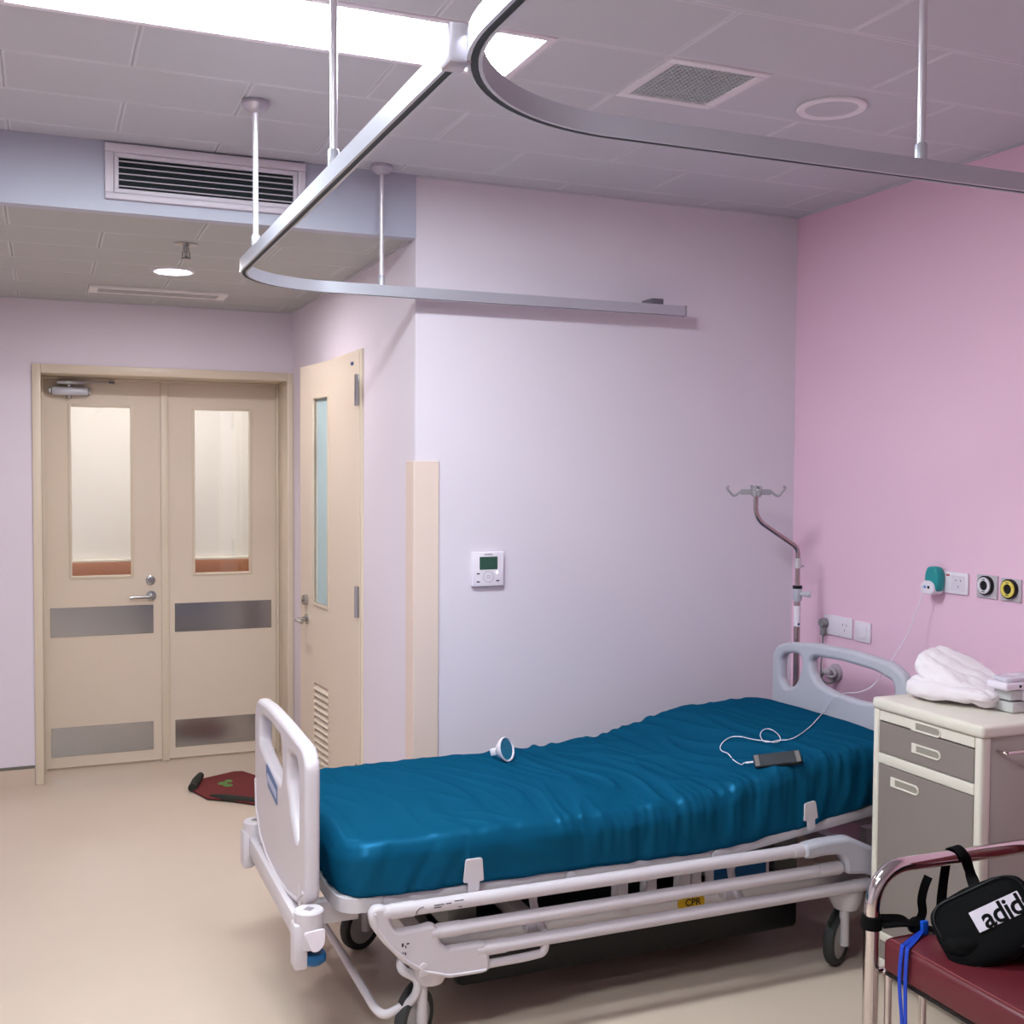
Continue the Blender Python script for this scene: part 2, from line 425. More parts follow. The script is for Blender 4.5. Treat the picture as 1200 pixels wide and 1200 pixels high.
b = nb(); lathe(b, [(.0, 0), (.026, 0), (.026, .006), (.02, .009), (.012, .009), (.012, .014), (0, .014)], 24, ROTY((.541, YD, 1.01))); obj('lock_cylinder', b, STEEL, lf1)
b = nb(); lathe(b, [(.0, 0), (.027, 0), (.027, .008), (.012, .010), (.011, .045), (0, .045)], 24, ROTY((.545, YD, .925)))
tube(b, fillet([(.545, YD-.03, .925), (.545, YD-.048, .925), (.43, YD-.05, .922)], .015), .009); obj('lever_handle', b, STEEL, lf1)
cl = nb(); bx(cl, .045, .225, YD-.055, YD-.002, 2.013, 2.058, .006)
clo = obj('door_closer', cl, ALU, lf1)
b = nb(); bx(b, .028, .045, YD-.045, YD-.01, 2.018, 2.052, .004); bx(b, .225, .238, YD-.045, YD-.01, 2.018, 2.052, .004)
lathe(b, [(0, 0), (.016, 0), (.014, .018), (0, .02)], 16, frame((.13, YD-.03, 2.013), (1, 0, 0), (0, -1, 0), (0, 0, -1)))
bx(b, .07, .21, YD-.07, YD-.03, 2.07, 2.09, .003); bx(b, .12, .36, YD-.05, YD-.035, 2.082, 2.09, .001); bx(b, .33, .36, YD-.05, YD-.02, 2.078, 2.1, .002)
lathe(b, [(0, 0), (.012, 0), (.012, .03), (0, .03)], 12, Matrix.Translation((.13, YD-.03, 2.05)))
obj('closer_arm', b, STEEL, lf1)

# ------------------------------------------------------------------ side door, a little ajar
d2 = thing('door_2', 'cream louvred side door with narrow frosted pane standing slightly ajar', None, (XQ, (SD0+SD1)/2, 0), kind='structure')
bm = nb(); bx(bm, XQ-.012, XQ+.10, SD0-.035, SD0, 0, 2.15, .003); bx(bm, XQ-.012, XQ+.10, SD1, SD1+.035, 0, 2.15, .003); bx(bm, XQ-.012, XQ+.10, SD0, SD1, 2.115, 2.15, .003)
obj('door_frame', bm, FRAMEM, d2)
ANG = math.radians(5.0)
hinge = Vector((XQ-.014, 4.775, 0))
HM = frame(hinge, (-math.sin(ANG), math.cos(ANG), 0), (math.cos(ANG), math.sin(ANG), 0), (0, 0, 1))   # local x along the leaf, y into the wall
W2 = .862; H2 = 2.133
def sfrompx(x):     # distance along the leaf of a photo column
    k = ray((x, 600)); k = k.x/k.y
    return (hinge.x-hinge.y*k)/(math.sin(ANG)+k*math.cos(ANG))
s0, s1 = sfrompx(384.5), sfrompx(368.5)
l0, l1 = sfrompx(384), sfrompx(366)
wz0, wz1 = .985, 1.965
lz0, lz1 = .06, .595
bm = nb()
bx(bm, 0, s0, 0, .04, .01, H2, M=HM); bx(bm, s1, W2, 0, .04, .01, H2, M=HM)
bx(bm, s0, s1, 0, .04, wz1, H2, M=HM); bx(bm, s0, s1, 0, .04, lz1, wz0, M=HM); bx(bm, s0, s1, 0, .04, .01, lz0, M=HM)
leaf2 = obj('door_leaf', bm, DOORM, d2, smooth=False)
bm = nb(); e = .014
for a, c, z0, z1 in ((s0-e, s0, wz0-e, wz1+e), (s1, s1+e, wz0-e, wz1+e), (s0, s1, wz0-e, wz0), (s0, s1, wz1, wz1+e)): bx(bm, a, c, -.006, .01, z0, z1, .002, M=HM)
obj('glazing_bead', bm, FRAMEM, leaf2)
obj('frosted_pane', B(s0-.002, s1+.002, .014, .022, wz0-.002, wz1+.002, M=HM), FROST, leaf2)
obj('louvre_backing', B(s0-.001, s1+.001, .03, .038, lz0, lz1, M=HM), DARKVENT, leaf2)
ns = 17
for i in range(ns):
    z = lz0+(lz1-lz0)*(i+.5)/ns
    R_ = HM @ Matrix.Translation((0, .008, z)) @ Matrix.Rotation(math.radians(52), 4, 'X')
    obj('louvre_slat', B(s0, s1, -.019, .019, -.002, .002, M=R_), DOORM, leaf2, smooth=False)
for z0, z1 in ((1.905, 2.04), (.985, 1.12), (.2, .335)):
    bm = nb(); tube(bm, [HM @ Vector((.012, -.008, z0)), HM @ Vector((.012, -.008, z1))], .010, 10); bx(bm, .0, .045, -.004, .001, z0, z1, .001, M=HM)
    obj('hinge', bm, STEEL, leaf2)
hs = sfrompx(357.5)
OUT = lambda s, z: frame(HM @ Vector((s, 0, z)), HM.to_3x3() @ Vector((1, 0, 0)), (0, 0, 1), HM.to_3x3() @ Vector((0, -1, 0)))
b = nb(); lathe(b, [(0, 0), (.026, 0), (.026, .02), (.014, .024), (0, .024)], 20, OUT(hs-.03, .985)); obj('lock_cylinder', b, STEEL, leaf2)
b = nb(); lathe(b, [(0, 0), (.026, 0), (.026, .008), (.012, .012), (.011, .05), (0, .05)], 20, OUT(hs-.035, .89))
tube(b, fillet([HM @ Vector((hs-.035, -.04, .89)), HM @ Vector((hs-.035, -.06, .89)), HM @ Vector((hs-.14, -.06, .888))], .012), .009); obj('lever_handle', b, STEEL, leaf2)
obj('door_number_tag', B(.075, .105, -.003, .001, 2.085, 2.10, M=HM), mat('blue_print', (60, 80, 120), .5), leaf2)

# ------------------------------------------------------------------ ceiling fittings
for i, (a, b_, c, d) in enumerate(PANELS):
    lab = ['long bright ceiling light panel above the end of the curtain track', 'long ceiling light panel over the far side of the ward'][i]
    t = thing('ceiling_light', lab, 'light', ((a+b_)/2, (c+d)/2, C-.004), 'ceiling light panels')
    bm = nb(); e = .022
    bx(bm, a, b_, c, c+e, C-.004, C+.012, .002); bx(bm, a, b_, d-e, d, C-.004, C+.012, .002); bx(bm, a, a+e, c+e, d-e, C-.004, C+.012, .002); bx(bm, b_-e, b_, c+e, d-e, C-.004, C+.012, .002)
    obj('frame', bm, WHITEPL, t)
    obj('diffuser', B(a+e, b_-e, c+e, d-e, C+.002, C+.010), mat('light_diffuser', (250, 246, 252), .5, emit=PANEL_COL, estr=PANEL_POWER), t)
# square return grille
a, b_, c, d = GR
t = thing('ceiling_grille', 'square egg-crate air grille set in the ceiling', 'air vent', ((a+b_)/2, (c+d)/2, C-.004))
bm = nb(); e = .03
bx(bm, a, b_, c, c+e, C-.005, C+.012, .003); bx(bm, a, b_, d-e, d, C-.005, C+.012, .003); bx(bm, a, a+e, c+e, d-e, C-.005, C+.012, .003); bx(bm, b_-e, b_, c+e, d-e, C-.005, C+.012, .003)
obj('frame', bm, mat('grille_frame', (230, 224, 230), .5), t)
bm = nb(); n = 17
for i in range(1, n):
    x = a+e+(b_-a-2*e)*i/n; bx(bm, x-.0022, x+.0022, c+e, d-e, C-.002, C+.010)
    y = c+e+(d-c-2*e)*i/n; bx(bm, a+e, b_-e, y-.0022, y+.0022, C-.002, C+.010)
o = obj('grid', bm, GRILLEM, t, smooth=False); o['kind'] = 'stuff'
obj('backing', B(a+e, b_-e, c+e, d-e, C+.011, C+.013), mat('grille_back', (84, 92, 96), .8), t)
# round ceiling speaker
p = onz((974.5, 125), C)
t = thing('ceiling_speaker', 'round flush ceiling speaker with a pale rim', 'speaker', (p.x, p.y, C-.01))
TR = Matrix.Translation
bm = nb(); lathe(bm, [(.076, .010), (.100, .010), (.102, .004), (.098, 0), (.080, 0), (.076, .003)], 40, TR((p.x, p.y, C-.010))); obj('rim', bm, mat('speaker_rim', (236, 230, 236), .5), t)
bm = nb(); lathe(bm, [(0, .010), (.078, .010), (.078, .003), (0, .001)], 40, TR((p.x, p.y, C-.010))); obj('mesh_cover', bm, TILEM, t)
# downlight, sprinkler, slot diffuser of the passage
p = onz((203, 319), S-.008)
t = thing('downlight', 'round glowing downlight in the passage ceiling', 'light', (p.x, p.y, S-.01))
bm = nb(); lathe(bm, [(.070, .010), (.088, .010), (.088, .004), (.082, 0), (.070, .002)], 32, TR((p.x, p.y, S-.010))); obj('rim', bm, WHITEPL, t)
bm = nb(); lathe(bm, [(0, .008), (.074, .008), (.074, .002), (0, .001)], 32, TR((p.x, p.y, S-.010))); obj('lens', bm, mat('downlight_lens', (255, 250, 252), .4, emit=(1, .96, .98), estr=48), t)
p = onz((218, 286), S)
t = thing('fire_sprinkler', 'small metal fire sprinkler hanging from the passage ceiling', 'sprinkler', (p.x, p.y, S-.06))
bm = nb(); lathe(bm, [(0, .012), (.045, .012), (.045, .009), (.016, .004), (0, .004)], 24, TR((p.x, p.y, S-.012))); obj('escutcheon', bm, STEEL, t)
bm = nb(); lathe(bm, [(0, .05), (.012, .05), (.012, .03), (.006, .03), (.006, .012), (.02, .004), (.02, 0), (0, 0)], 16, TR((p.x, p.y, S-.06))); tube(bm, [(p.x-.013, p.y, S-.03), (p.x-.013, p.y, S-.055)], .003, 6); tube(bm, [(p.x+.013, p.y, S-.03), (p.x+.013, p.y, S-.055)], .003, 6); obj('sprinkler_head', bm, STEEL, t)
a, b_ = onz((104, 339), S-.012).x, onz((267, 347), S-.012).x
ys = onz((104, 343), S-.012).y-.02; yn = onz((104, 336), S-.012).y
t = thing('slot_diffuser', 'narrow white slot air diffuser in the passage ceiling', 'air vent', ((a+b_)/2, (ys+yn)/2, S-.015))
bm = nb(); e = .018
bx(bm, a, b_, yn, yn+e, S-.014, S, .002); bx(bm, a, b_, ys-e, ys, S-.014, S, .002); bx(bm, a, a+.04, yn+e, ys-e, S-.014, S, .002); bx(bm, b_-.04, b_, yn+e, ys-e, S-.014, S, .002)
obj('frame', bm, mat('slot_frame', (232, 228, 226), .5), t)
for i in range(3):
    y = yn+e+(ys-yn-2*e)*(i+.5)/3
    obj('slot_blade', B(a+.04, b_-.04, y-.011, y+.011, S-.012, S-.007), mat('slot_blade_grey', (190, 188, 186), .5), t, smooth=False)
obj('backing', B(a+.04, b_-.04, yn+e, ys-e, S-.003, S-.001), DARKVENT, t)
# big supply grille on the bulkhead
q0, q1, q2, q3 = ony((123, 236), YW-.004), ony((357, 250), YW-.004), ony((139, 221.5), YW-.004), ony((343, 206.5), YW-.004)
x0, x1 = q0.x, q1.x; z0, z1 = (q0.z+q1.z)/2-.002, C-.006
ix0, ix1, iz0, iz1 = q2.x, q3.x, q2.z, q3.z
t = thing('supply_air_grille', 'wide white supply air grille with dark horizontal slots on the bulkhead', 'air vent', ((x0+x1)/2, YW-.01, z0))
bm = nb(); Y0, Y1 = YW-.022, YW-.004
bx(bm, x0, x1, Y0, Y1, z0, iz0-.016, .003); bx(bm, x0, x1, Y0, Y1, iz1+.016, z1, .003); bx(bm, x0, ix0-.016, Y0, Y1, iz0-.016, iz1+.016, .003); bx(bm, ix1+.016, x1, Y0, Y1, iz0-.016, iz1+.016, .003)
gfm = mat('supply_frame', (222, 214, 224), .45)
obj('outer_frame', bm, gfm, t)
bm = nb(); Y0 = YW-.016
bx(bm, ix0-.015, ix1+.015, Y0, Y1, iz0-.015, iz0, .002); bx(bm, ix0-.015, ix1+.015, Y0, Y1, iz1, iz1+.015, .002); bx(bm, ix0-.015, ix0, Y0, Y1, iz0, iz1, .002); bx(bm, ix1, ix1+.015, Y0, Y1, iz0, iz1, .002)
obj('inner_frame', bm, gfm, t)
obj('backing', B(ix0, ix1, YW-.0065, YW-.0045, iz0, iz1), DARKVENT, t)
for i in range(5):
    z = iz0+(iz1-iz0)*(i+.42)/5
    obj('vent_slat', B(ix0, ix1, YW-.018, YW-.007, z-.0013, z+.0013, .0006, 1), gfm, t)

# ------------------------------------------------------------------ curtain tracks
RZ0, RZ1, RW = 2.2497, 2.2885, .024
YR, XR = 3.938, .587
def track(name, label, path, rods, extra=None):
    t = thing(name, label, 'curtain rail', (path[0][0], path[0][1], RZ0), 'curtain tracks hung from the ceiling')
    P = [Vector((x, y, 0)) for x, y in path]
    def sweep(sec):
        bm = nb(); rings = []
        for i, p in enumerate(P):
            a = P[max(i-1, 0)]; b = P[min(i+1, len(P)-1)]; T = (b-a).normalized(); Nn = Vector((-T.y, T.x, 0))
            rings.append([bm.verts.new(p+Nn*s+Vector((0, 0, z))) for s, z in sec])
        m = len(sec)
        for A, Bq in zip(rings, rings[1:]):
            for k in range(m): bm.faces.new((A[k], A[(k+1) % m], Bq[(k+1) % m], Bq[k]))
        bm.faces.new(rings[0][::-1]); bm.faces.new(rings[-1]); return bm
    h = RW/2
    pr = obj('track_profile', sweep([(-h, RZ0), (-h+.006, RZ0), (-h+.006, RZ0+.010), (h-.006, RZ0+.010), (h-.006, RZ0), (h, RZ0), (h, RZ1), (-h, RZ1)]), ALU, t, sharp=30)
    obj('slot', sweep([(-h+.0065, RZ0+.001), (h-.0065, RZ0+.001), (h-.0065, RZ0+.0095), (-h+.0065, RZ0+.0095)]), DARKSLOT, pr)
    for (x, y) in rods:
        bm = nb(); tube(bm, [(x, y, RZ1), (x, y, C)], .0085, 14); rd = obj('hanger_rod', bm, mat('rod_white_alu', (224, 218, 226), .3, .5), t)
        bm = nb(); lathe(bm, [(0, 0), (.013, 0), (.013, .032), (.0105, .036), (0, .036)], 16, TR((x, y, RZ1-.001))); obj('rod_socket', bm, ALU, rd)
        bm = nb(); lathe(bm, [(0, 0), (.012, 0), (.03, .008), (.040, .022), (.040, .032), (0, .032)], 24, TR((x, y, C-.034))); obj('canopy', bm, SATIN, rd)
    return t
def arc(cx, cy, r, a0, a1, n=22): return [(cx+r*math.cos(a0+(a1-a0)*i/n), cy+r*math.sin(a0+(a1-a0)*i/n)) for i in range(n+1)]
R1 = .34
xe = ony((802, 366), YR).x
path1 = [(XR, 1.66)]+[(XR, 1.66+(YR-R1-1.66)*i/6) for i in range(1, 6)]+arc(XR+R1, YR-R1, R1, PI, PI/2)+[(xe, YR)]
rodA = onz((302, 119), C); pC = onx((391, 192), XR)
t1 = track('curtain_track', 'aluminium curtain track with its free end against the white wall', path1, [(XR, ony((302, 281), rodA.y).y), (onz((447, 197), C).x-.01, YR), (XR, pC.y)])
bm = nb(); bx(bm, xe-.004, xe+.004, YR-.014, YR+.014, RZ0-.002, RZ1+.002, .001); obj('end_cap', bm, mat('rail_endcap', (150, 142, 150), .4), t1)
xc = ony((771, 355), YR).x
bm = nb(); bx(bm, xc-.026, xc+.026, YR, YW, RZ1, RZ1+.024, .002); obj('wall_bracket', bm, mat('bracket_dark', (120, 116, 126), .4, .5), t1)
bm = nb(); bx(bm, XR-.018, XR+.018, 1.625, 1.675, RZ0-.004, RZ1+.018, .005); obj('joint_block', bm, SATIN, t1)
YR2 = 1.892; R2 = .40; X2 = .585
path2 = [(X2, -1.6), (X2, -.2), (X2, .8), (X2, YR2-R2)]+arc(X2+R2, YR2-R2, R2, PI, PI/2)+[(1.4, YR2), (2.2, YR2), (XP-.01, YR2)]
pD = ony((1079, 183), YR2)
t2 = track('curtain_track', 'aluminium curtain track curving round to the pink wall', path2, [(pD.x, YR2), (X2, .6)])

# ------------------------------------------------------------------ wall controls
q0, q1 = ony((551.5, 687), YW), ony((588.5, 646), YW)
x0, x1, z0, z1 = q0.x, q1.x, q0.z, q1.z
t = thing('air_conditioner_controller', 'white square wall controller with a green display', 'controller', ((x0+x1)/2, YW-.01, z0))
bm = nb(); bx(bm, x0, x1, YW-.020, YW, z0, z1, .004); obj('case', bm, WHITEPL, t)
wd = x1-x0; cx = (x0+x1)/2
obj('display', B(x0+.22*wd, x0+.79*wd, YW-.0215, YW-.0195, z1-.52*wd, z1-.14*wd, .001, 1), LCD, t)
F = lambda x, z: frame((x, YW-.0205, z), (1, 0, 0), (0, 0, 1), (0, -1, 0))
bm = nb(); lathe(bm, [(.02, 0), (.0215, 0), (.0215, .001), (.02, .001)], 28, F(cx, z0+.28*wd)); lathe(bm, [(.005, 0), (.0065, 0), (.0065, .0014), (.005, .0014)], 20, F(cx, z0+.28*wd)); obj('button_ring', bm, mat('button_line', (176, 160, 176), .5), t)
for (dx, dz) in ((.18, .38), (.18, .14), (.8, .16)):
    obj('button_mark', B(x0+dx*wd-.006, x0+dx*wd+.006, YW-.0206, YW-.0198, z0+dz*wd-.003, z0+dz*wd+.002), INK, t)
bm = nb(); lathe(bm, [(0, 0), (.0028, 0), (.0028, .001), (0, .001)], 12, F(x0+.78*wd, z0+.40*wd)); obj('status_lamp', bm, mat('status_led', (255, 255, 255), .3, emit=(1, 1, 1), estr=2), t)
bm = nb(); text(bm, 'DAIKIN', .010, F(cx, z1-.075*wd)); obj('brand_print', bm, INK, t, smooth=False)

def wallplate(name, label, cat, pa, pb, group=None, depth=.010, m=WHITEPL, bev=.004):
    a, b_ = onx(pa, XP), onx(pb, XP)
    y0, y1 = min(a.y, b_.y), max(a.y, b_.y); z0, z1 = min(a.z, b_.z), max(a.z, b_.z)
    t = thing(name, label, cat, (XP-.005, (y0+y1)/2, z0), group)
    obj('plate', B(XP-depth, XP, y0, y1, z0, z1, bev), m, t)
    return t, y0, y1, z0, z1
FX = lambda y, z, d=.010: frame((XP-d, y, z), (0, -1, 0), (0, 0, 1), (-1, 0, 0))
def slots(t, y, z):
    for (dy, dz, rot) in ((.011, .010, 25), (-.011, .010, -25), (0, -.012, 0)):
        M = FX(y, z) @ TR((dy, dz, 0)) @ Matrix.Rotation(math.radians(rot), 4, 'Z')
        obj('pin_slot', B(-.0012, .0012, -.004, .004, -.001, .0006, M=M), BLACKPL, t, smooth=False)
t, y0, y1, z0, z1 = wallplate('wall_socket', 'white double wall socket holding the teal charger', 'socket', (1097, 667.5), (1136, 698), 'sockets on the pink wall')
slots(t, y0+.043, (z0+z1)/2)
obj('socket_inset', B(XP-.0103, XP-.0098, y0+.012, y0+.076, z0+.012, z1-.012, .0005, 1), mat('inset_white', (226, 214, 226), .4), t)
bm = nb(); bx(bm, -.026, -.020, -.004, .004, 0, .0006, M=FX((y0+y1)/2+.008, z1-.013)); [bx(bm, a_, a_+.0045, -.0035, .0035, 0, .0006, M=FX((y0+y1)/2+.008, z1-.013)) for a_ in (-.012, -.0065, -.001)]; obj('red_print', bm, REDINK, t, smooth=False)
SOCK1 = (y1, z0, z1)
t, y0, y1, z0, z1 = wallplate('wall_socket', 'white double wall socket with a grey plug above the bed head', 'socket', (968, 719), (1000, 749), 'sockets on the pink wall')
slots(t, y0+.043, (z0+z1)/2)
SOCK2 = (y1, z0, z1)
t, y0, y1, z0, z1 = wallplate('light_switch', 'white single rocker light switch beside the lower socket', 'switch', (1003.5, 727), (1021.5, 754.5))
obj('rocker', B(XP-.014, XP-.009, y0+.018, y1-.018, z0+.016, z1-.016, .002), WHITEPL, t)
for i, (pa, pb, col, lab) in enumerate((((1147, 672.5), (1170, 702.5), (222, 214, 220), 'grey medical gas outlet with a white ring'), ((1175, 677), (1198, 706.5), (232, 212, 96), 'grey medical gas outlet with a yellow ring'))):
    t, y0, y1, z0, z1 = wallplate('medical_gas_outlet', lab, 'gas outlet', pa, pb, 'gas outlets on the pink wall', depth=.008, m=OUTLET, bev=.001)
    yc, zc = (y0+y1)/2, (z0+z1)/2+.004
    bm = nb(); lathe(bm, [(.026, 0), (.033, 0), (.033, .012), (.026, .012)], 32, FX(yc, zc, .008)); obj('black_collar', bm, BLACKPL, t)
    bm = nb(); lathe(bm, [(.017, 0), (.029, 0), (.028, .016), (.017, .016)], 32, FX(yc, zc, .008)); rg = obj('colour_ring', bm, mat('gas_ring%d' % i, col, .4), t)
    bm = nb(); lathe(bm, [(0, 0), (.0175, 0), (.0175, .012), (0, .010)], 24, FX(yc, zc, .008)); obj('socket_hole', bm, BLACKPL, t)
    for zz in (.021, -.021): obj('ring_print', B(-.007, .007, zz-.0015, zz+.0015, .0158, .0166, M=FX(yc, zc, .008)), INK, t, smooth=False)
# teal USB charger in the upper socket
yc = SOCK1[0]-.026; zb = SOCK1[1]-.004
t = thing('usb_charger', 'teal and white travel charger plugged into the upper socket', 'charger', (XP-.03, yc, zb))
zc = zb+.048
bm = nb(); plate(bm, pround([(-.030, -.046), (.030, -.046), (.036, .012), (.024, .048), (-.024, .048), (-.036, .012)], .03), [], .040, .012, FX(yc, zc, .030)); obj('body', bm, TEAL, t)
bm = nb(); plate(bm, pround([(-.032, -.026), (.032, -.026), (.030, .014), (0, .026), (-.030, .014)], .018), [], .05, .005, FX(yc+.008, zc-.026, .035)); fc = obj('usb_face', bm, WHITEPL, t)
for i, dy in enumerate((-.012, .006)):
    obj('usb_port', B(dy-.005, dy+.005, -.005, .005, .0245, .0258, M=FX(yc+.004, zc-.026, .035)), mat('usb_blue', (40, 130, 200), .3) if i == 0 else BLACKPL, fc, smooth=False)
CHG = Vector((XP-.062, yc+.016, zc-.026))
# grey angled plug and cord of the bed
yp = SOCK2[0]-.012; zp = SOCK2[2]-.036
t = thing('bed_power_plug', 'grey angled mains plug with its cord in the lower socket', 'plug', (XP-.03, yp, zp-.25))
bm = nb(); lathe(bm, [(0, 0), (.02, 0), (.02, .02), (.016, .026), (0, .026)], 20, FX(yp, zp, .010)); bx(bm, -.012, .012, -.052, 0, .004, .022, .004, M=FX(yp, zp, .010)); obj('plug_body', bm, GREYPLUG, t)
bm = nb(); tube(bm, spline([(XP-.024, yp, zp-.045), (XP-.024, yp, zp-.11), (XP-.03, yp, zp-.17), (XP-.05, yp-.02, zp-.25), (XP-.09, yp-.02, zp-.42), (XP-.12, yp-.03, zp-.60), (XP-.16, yp-.06, .28)], 6), .0035, 8); obj('power_cord', bm, GREYPLUG, t)
# spare cable bundle on the wall below the socket
p = onx((981, 788), XP)
t = thing('wall_cable_holder', 'pale round cable holder with bundled cord on the pink wall', 'holder', (XP-.03, p.y, p.z-.03))
F3 = FX(p.y, p.z, 0)
bm = nb(); lathe(bm, [(0, 0), (.036, 0), (.036, .012), (.03, .016), (0, .016)], 28, F3); obj('base', bm, mat('holder_grey', (178, 164, 174), .4), t)
bm = nb(); tube(bm, [F3 @ Vector((.024*math.cos(a)*1.1, .016*math.sin(a), .030)) for a in [2*PI*k/20 for k in range(20)]], .006, 8, closed=True); obj('loop', bm, OUTLET, t)
bm = nb(); bx(bm, -.075, -.03, -.016, .006, .012, .032, .004, M=F3); bx(bm, -.04, .0, -.008, .012, .01, .04, .005, M=F3); obj('connector', bm, OUTLET, t)
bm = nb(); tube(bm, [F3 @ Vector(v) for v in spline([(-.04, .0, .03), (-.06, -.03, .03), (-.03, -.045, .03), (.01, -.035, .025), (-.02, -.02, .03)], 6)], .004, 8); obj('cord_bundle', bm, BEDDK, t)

# ------------------------------------------------------------------ hospital bed
YC = 3.40
FOOTX, HEADX = .667, 2.73
bed = thing('hospital_bed', 'pale grey adjustable hospital bed with its side rails folded down', 'bed', (1.7, YC, 0))
def yzM(x): return frame((x, 0, 0), (0, 1, 0), (0, 0, 1), (1, 0, 0))
# foot board
out = pround([(3.005, .47), (3.000, .835), (3.045, .873), (3.30, .883), (3.55, .887), (3.745, .875), (3.795, .835), (3.80, .56), (3.77, .455), (3.66, .395), (3.40, .372), (3.15, .40), (3.03, .44)], .05, 5)
h1 = pround([(3.62, .825), (3.68, .80), (3.67, .735), (3.52, .700), (3.35, .694), (3.335, .72), (3.345, .80), (3.36, .825)], .035)
h2 = pround([(3.24, .815), (3.255, .74), (3.20, .655), (3.13, .585), (3.095, .60), (3.09, .74), (3.105, .81), (3.14, .825)], .03)
h1 = pround([(3.705, .83), (3.715, .74), (3.62, .715), (3.48, .69), (3.345, .69), (3.325, .73), (3.345, .83), (3.5, .84)], .03)
bm = nb(); plate(bm, out, [h1, h2], .042, .014, yzM(FOOTX)); fb = obj('foot_board', bm, PLAST, bed, sharp=60)
bm = nb(); plate(bm, pround([(3.40, .672), (3.58, .70), (3.58, .665), (3.55, .63), (3.40, .612)], .01), [], .002, 0, yzM(FOOTX-.0212)); lg = obj('logo_label', bm, mat('logo_blue', (74, 106, 152), .4), fb)
lg['label'] = 'small blue logo label on the foot board'
bm = nb(); plate(bm, [(3.41, .652), (3.56, .672), (3.56, .65), (3.41, .63)], [], .001, 0, yzM(FOOTX-.0226)); obj('logo_stripe', bm, mat('logo_pale', (176, 180, 206), .4), fb)
bm = nb(); tube(bm, [(FOOTX-.021, y, z) for y, z in [(3.03, .475), (3.1, .43), (3.25, .402), (3.4, .394), (3.58, .405), (3.70, .44), (3.765, .51), (3.775, .60)]], .005, 6); obj('raised_edge', bm, PLAST, fb)
# head board
out = pround([(3.79, .62), (3.79, .90), (3.76, .935), (3.70, .957), (3.52, .977), (3.32, .983), (3.10, .970), (3.03, .935), (3.02, .88), (3.02, .62)], .03)
h1 = [pround([(3.735, .80), (3.735, .885), (3.715, .908), (3.64, .922), (3.60, .915), (3.595, .88), (3.615, .83), (3.645, .79), (3.70, .775)], .02),
      pround([(3.545, .91), (3.52, .927), (3.37, .935), (3.18, .928), (3.085, .905), (3.08, .85), (3.12, .82), (3.25, .805), (3.40, .808), (3.50, .825), (3.54, .865)], .02)]
bm = nb(); plate(bm, out, h1, .042, .014, yzM(HEADX)); obj('head_board', bm, PLAST2, bed, sharp=60)
# mattress support deck
ZB0, ZB1 = .415, .452
DKN, DKF = 2.985, 3.815
def deck(xa, xb, za, zb_, name='deck_section'):
    bm = nb(); L_ = math.hypot(xb-xa, zb_-za); M = frame((xa, 0, za), (xb-xa, 0, zb_-za), (0, 1, 0), (-(zb_-za), 0, xb-xa))
    for y0, y1 in ((DKN, DKN+.03), (DKF-.03, DKF)): bx(bm, 0, L_, y0, y1, 0, .036, .006, M=M)
    bx(bm, .01, L_-.01, DKN+.03, DKF-.03, .014, .026, M=M)
    n_ = max(2, int(L_/.22))
    for i in range(n_+1): bx(bm, .005+(L_-.035)*i/n_, .03+(L_-.035)*i/n_, DKN+.03, DKF-.03, -.01, .014, M=M)
    return obj(name, bm, BEDMET, bed)
deck(.80, 1.43, ZB0, ZB0); deck(1.44, 1.93, ZB0, ZB0); deck(1.95, 2.68, ZB0-.002, ZB0+.085)
# rounded foot end of the deck
bm = nb(); tube(bm, fillet([(.86, DKN+.015, ZB0+.018), (.76, DKN+.015, ZB0+.018), (.745, DKN+.10, ZB0+.018), (.745, DKF-.10, ZB0+.018), (.76, DKF-.015, ZB0+.018), (.86, DKF-.015, ZB0+.018)], .10, 8), 1, flat=(.030, .04), up=(0, 0, 1)); obj('deck_end_bar', bm, BEDMET, bed)
for x in (1.43, 1.935):
    for y in (DKN-.004, DKF+.004):
        bm = nb(); lathe(bm, [(0, 0), (.018, 0), (.017, .006), (0, .007)], 20, frame((x, y, ZB0+.016), (1, 0, 0), (0, 0, 1), (0, -1 if y < YC else 1, 0))); obj('hinge_cap', bm, BEDMET, bed)
# mattress retainers
for (x, zc, tl, k_) in ((1.118, .490, 0, 1.2), (2.278, .532, .1, 1.05)):
    for y, sg in ((2.966, -1), (DKF+.004, 1)):
        bm = nb(); M = frame((x, y, zc), (math.cos(tl), 0, math.sin(tl)), (-math.sin(tl), 0, math.cos(tl)), (0, -1, 0))
        plate(bm, pround([(a_*k_, b_*k_) for a_, b_ in ((-.026, -.022), (-.014, -.022), (-.014, -.055), (.014, -.055), (.014, -.022), (.026, -.022), (.022, .034), (-.020, .034))], .008), [], .008, .002, M); obj('mattress_retainer', bm, PLAST, bed)
# base frame
bm = nb()
for y0, y1 in ((3.02, 3.06), (3.74, 3.78)): bx(bm, .955, 2.66, y0, y1, .255, .315, .006)
for x in (.955, 1.30, 2.05, 2.62): bx(bm, x, x+.05, 3.06, 3.74, .262, .308, .004)
obj('base_frame', bm, BEDMET, bed)
for x in (1.17, 2.36):
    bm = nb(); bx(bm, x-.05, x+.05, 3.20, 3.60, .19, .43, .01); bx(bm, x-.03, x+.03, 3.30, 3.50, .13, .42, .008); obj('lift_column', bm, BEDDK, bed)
bm = nb(); bx(bm, 1.12, 2.34, 3.10, 3.70, .095, .25, .02); obj('underbed_shade_block', bm, BLACKPL, bed)  # added black block that darkens the space under the bed
bm = nb(); bx(bm, 1.5, 2.25, 3.30, 3.50, .31, .40, .015); tube(bm, [(1.1, 3.4, .34), (1.5, 3.4, .36)], .025); obj('drive_housing', bm, BLACKPL, bed)
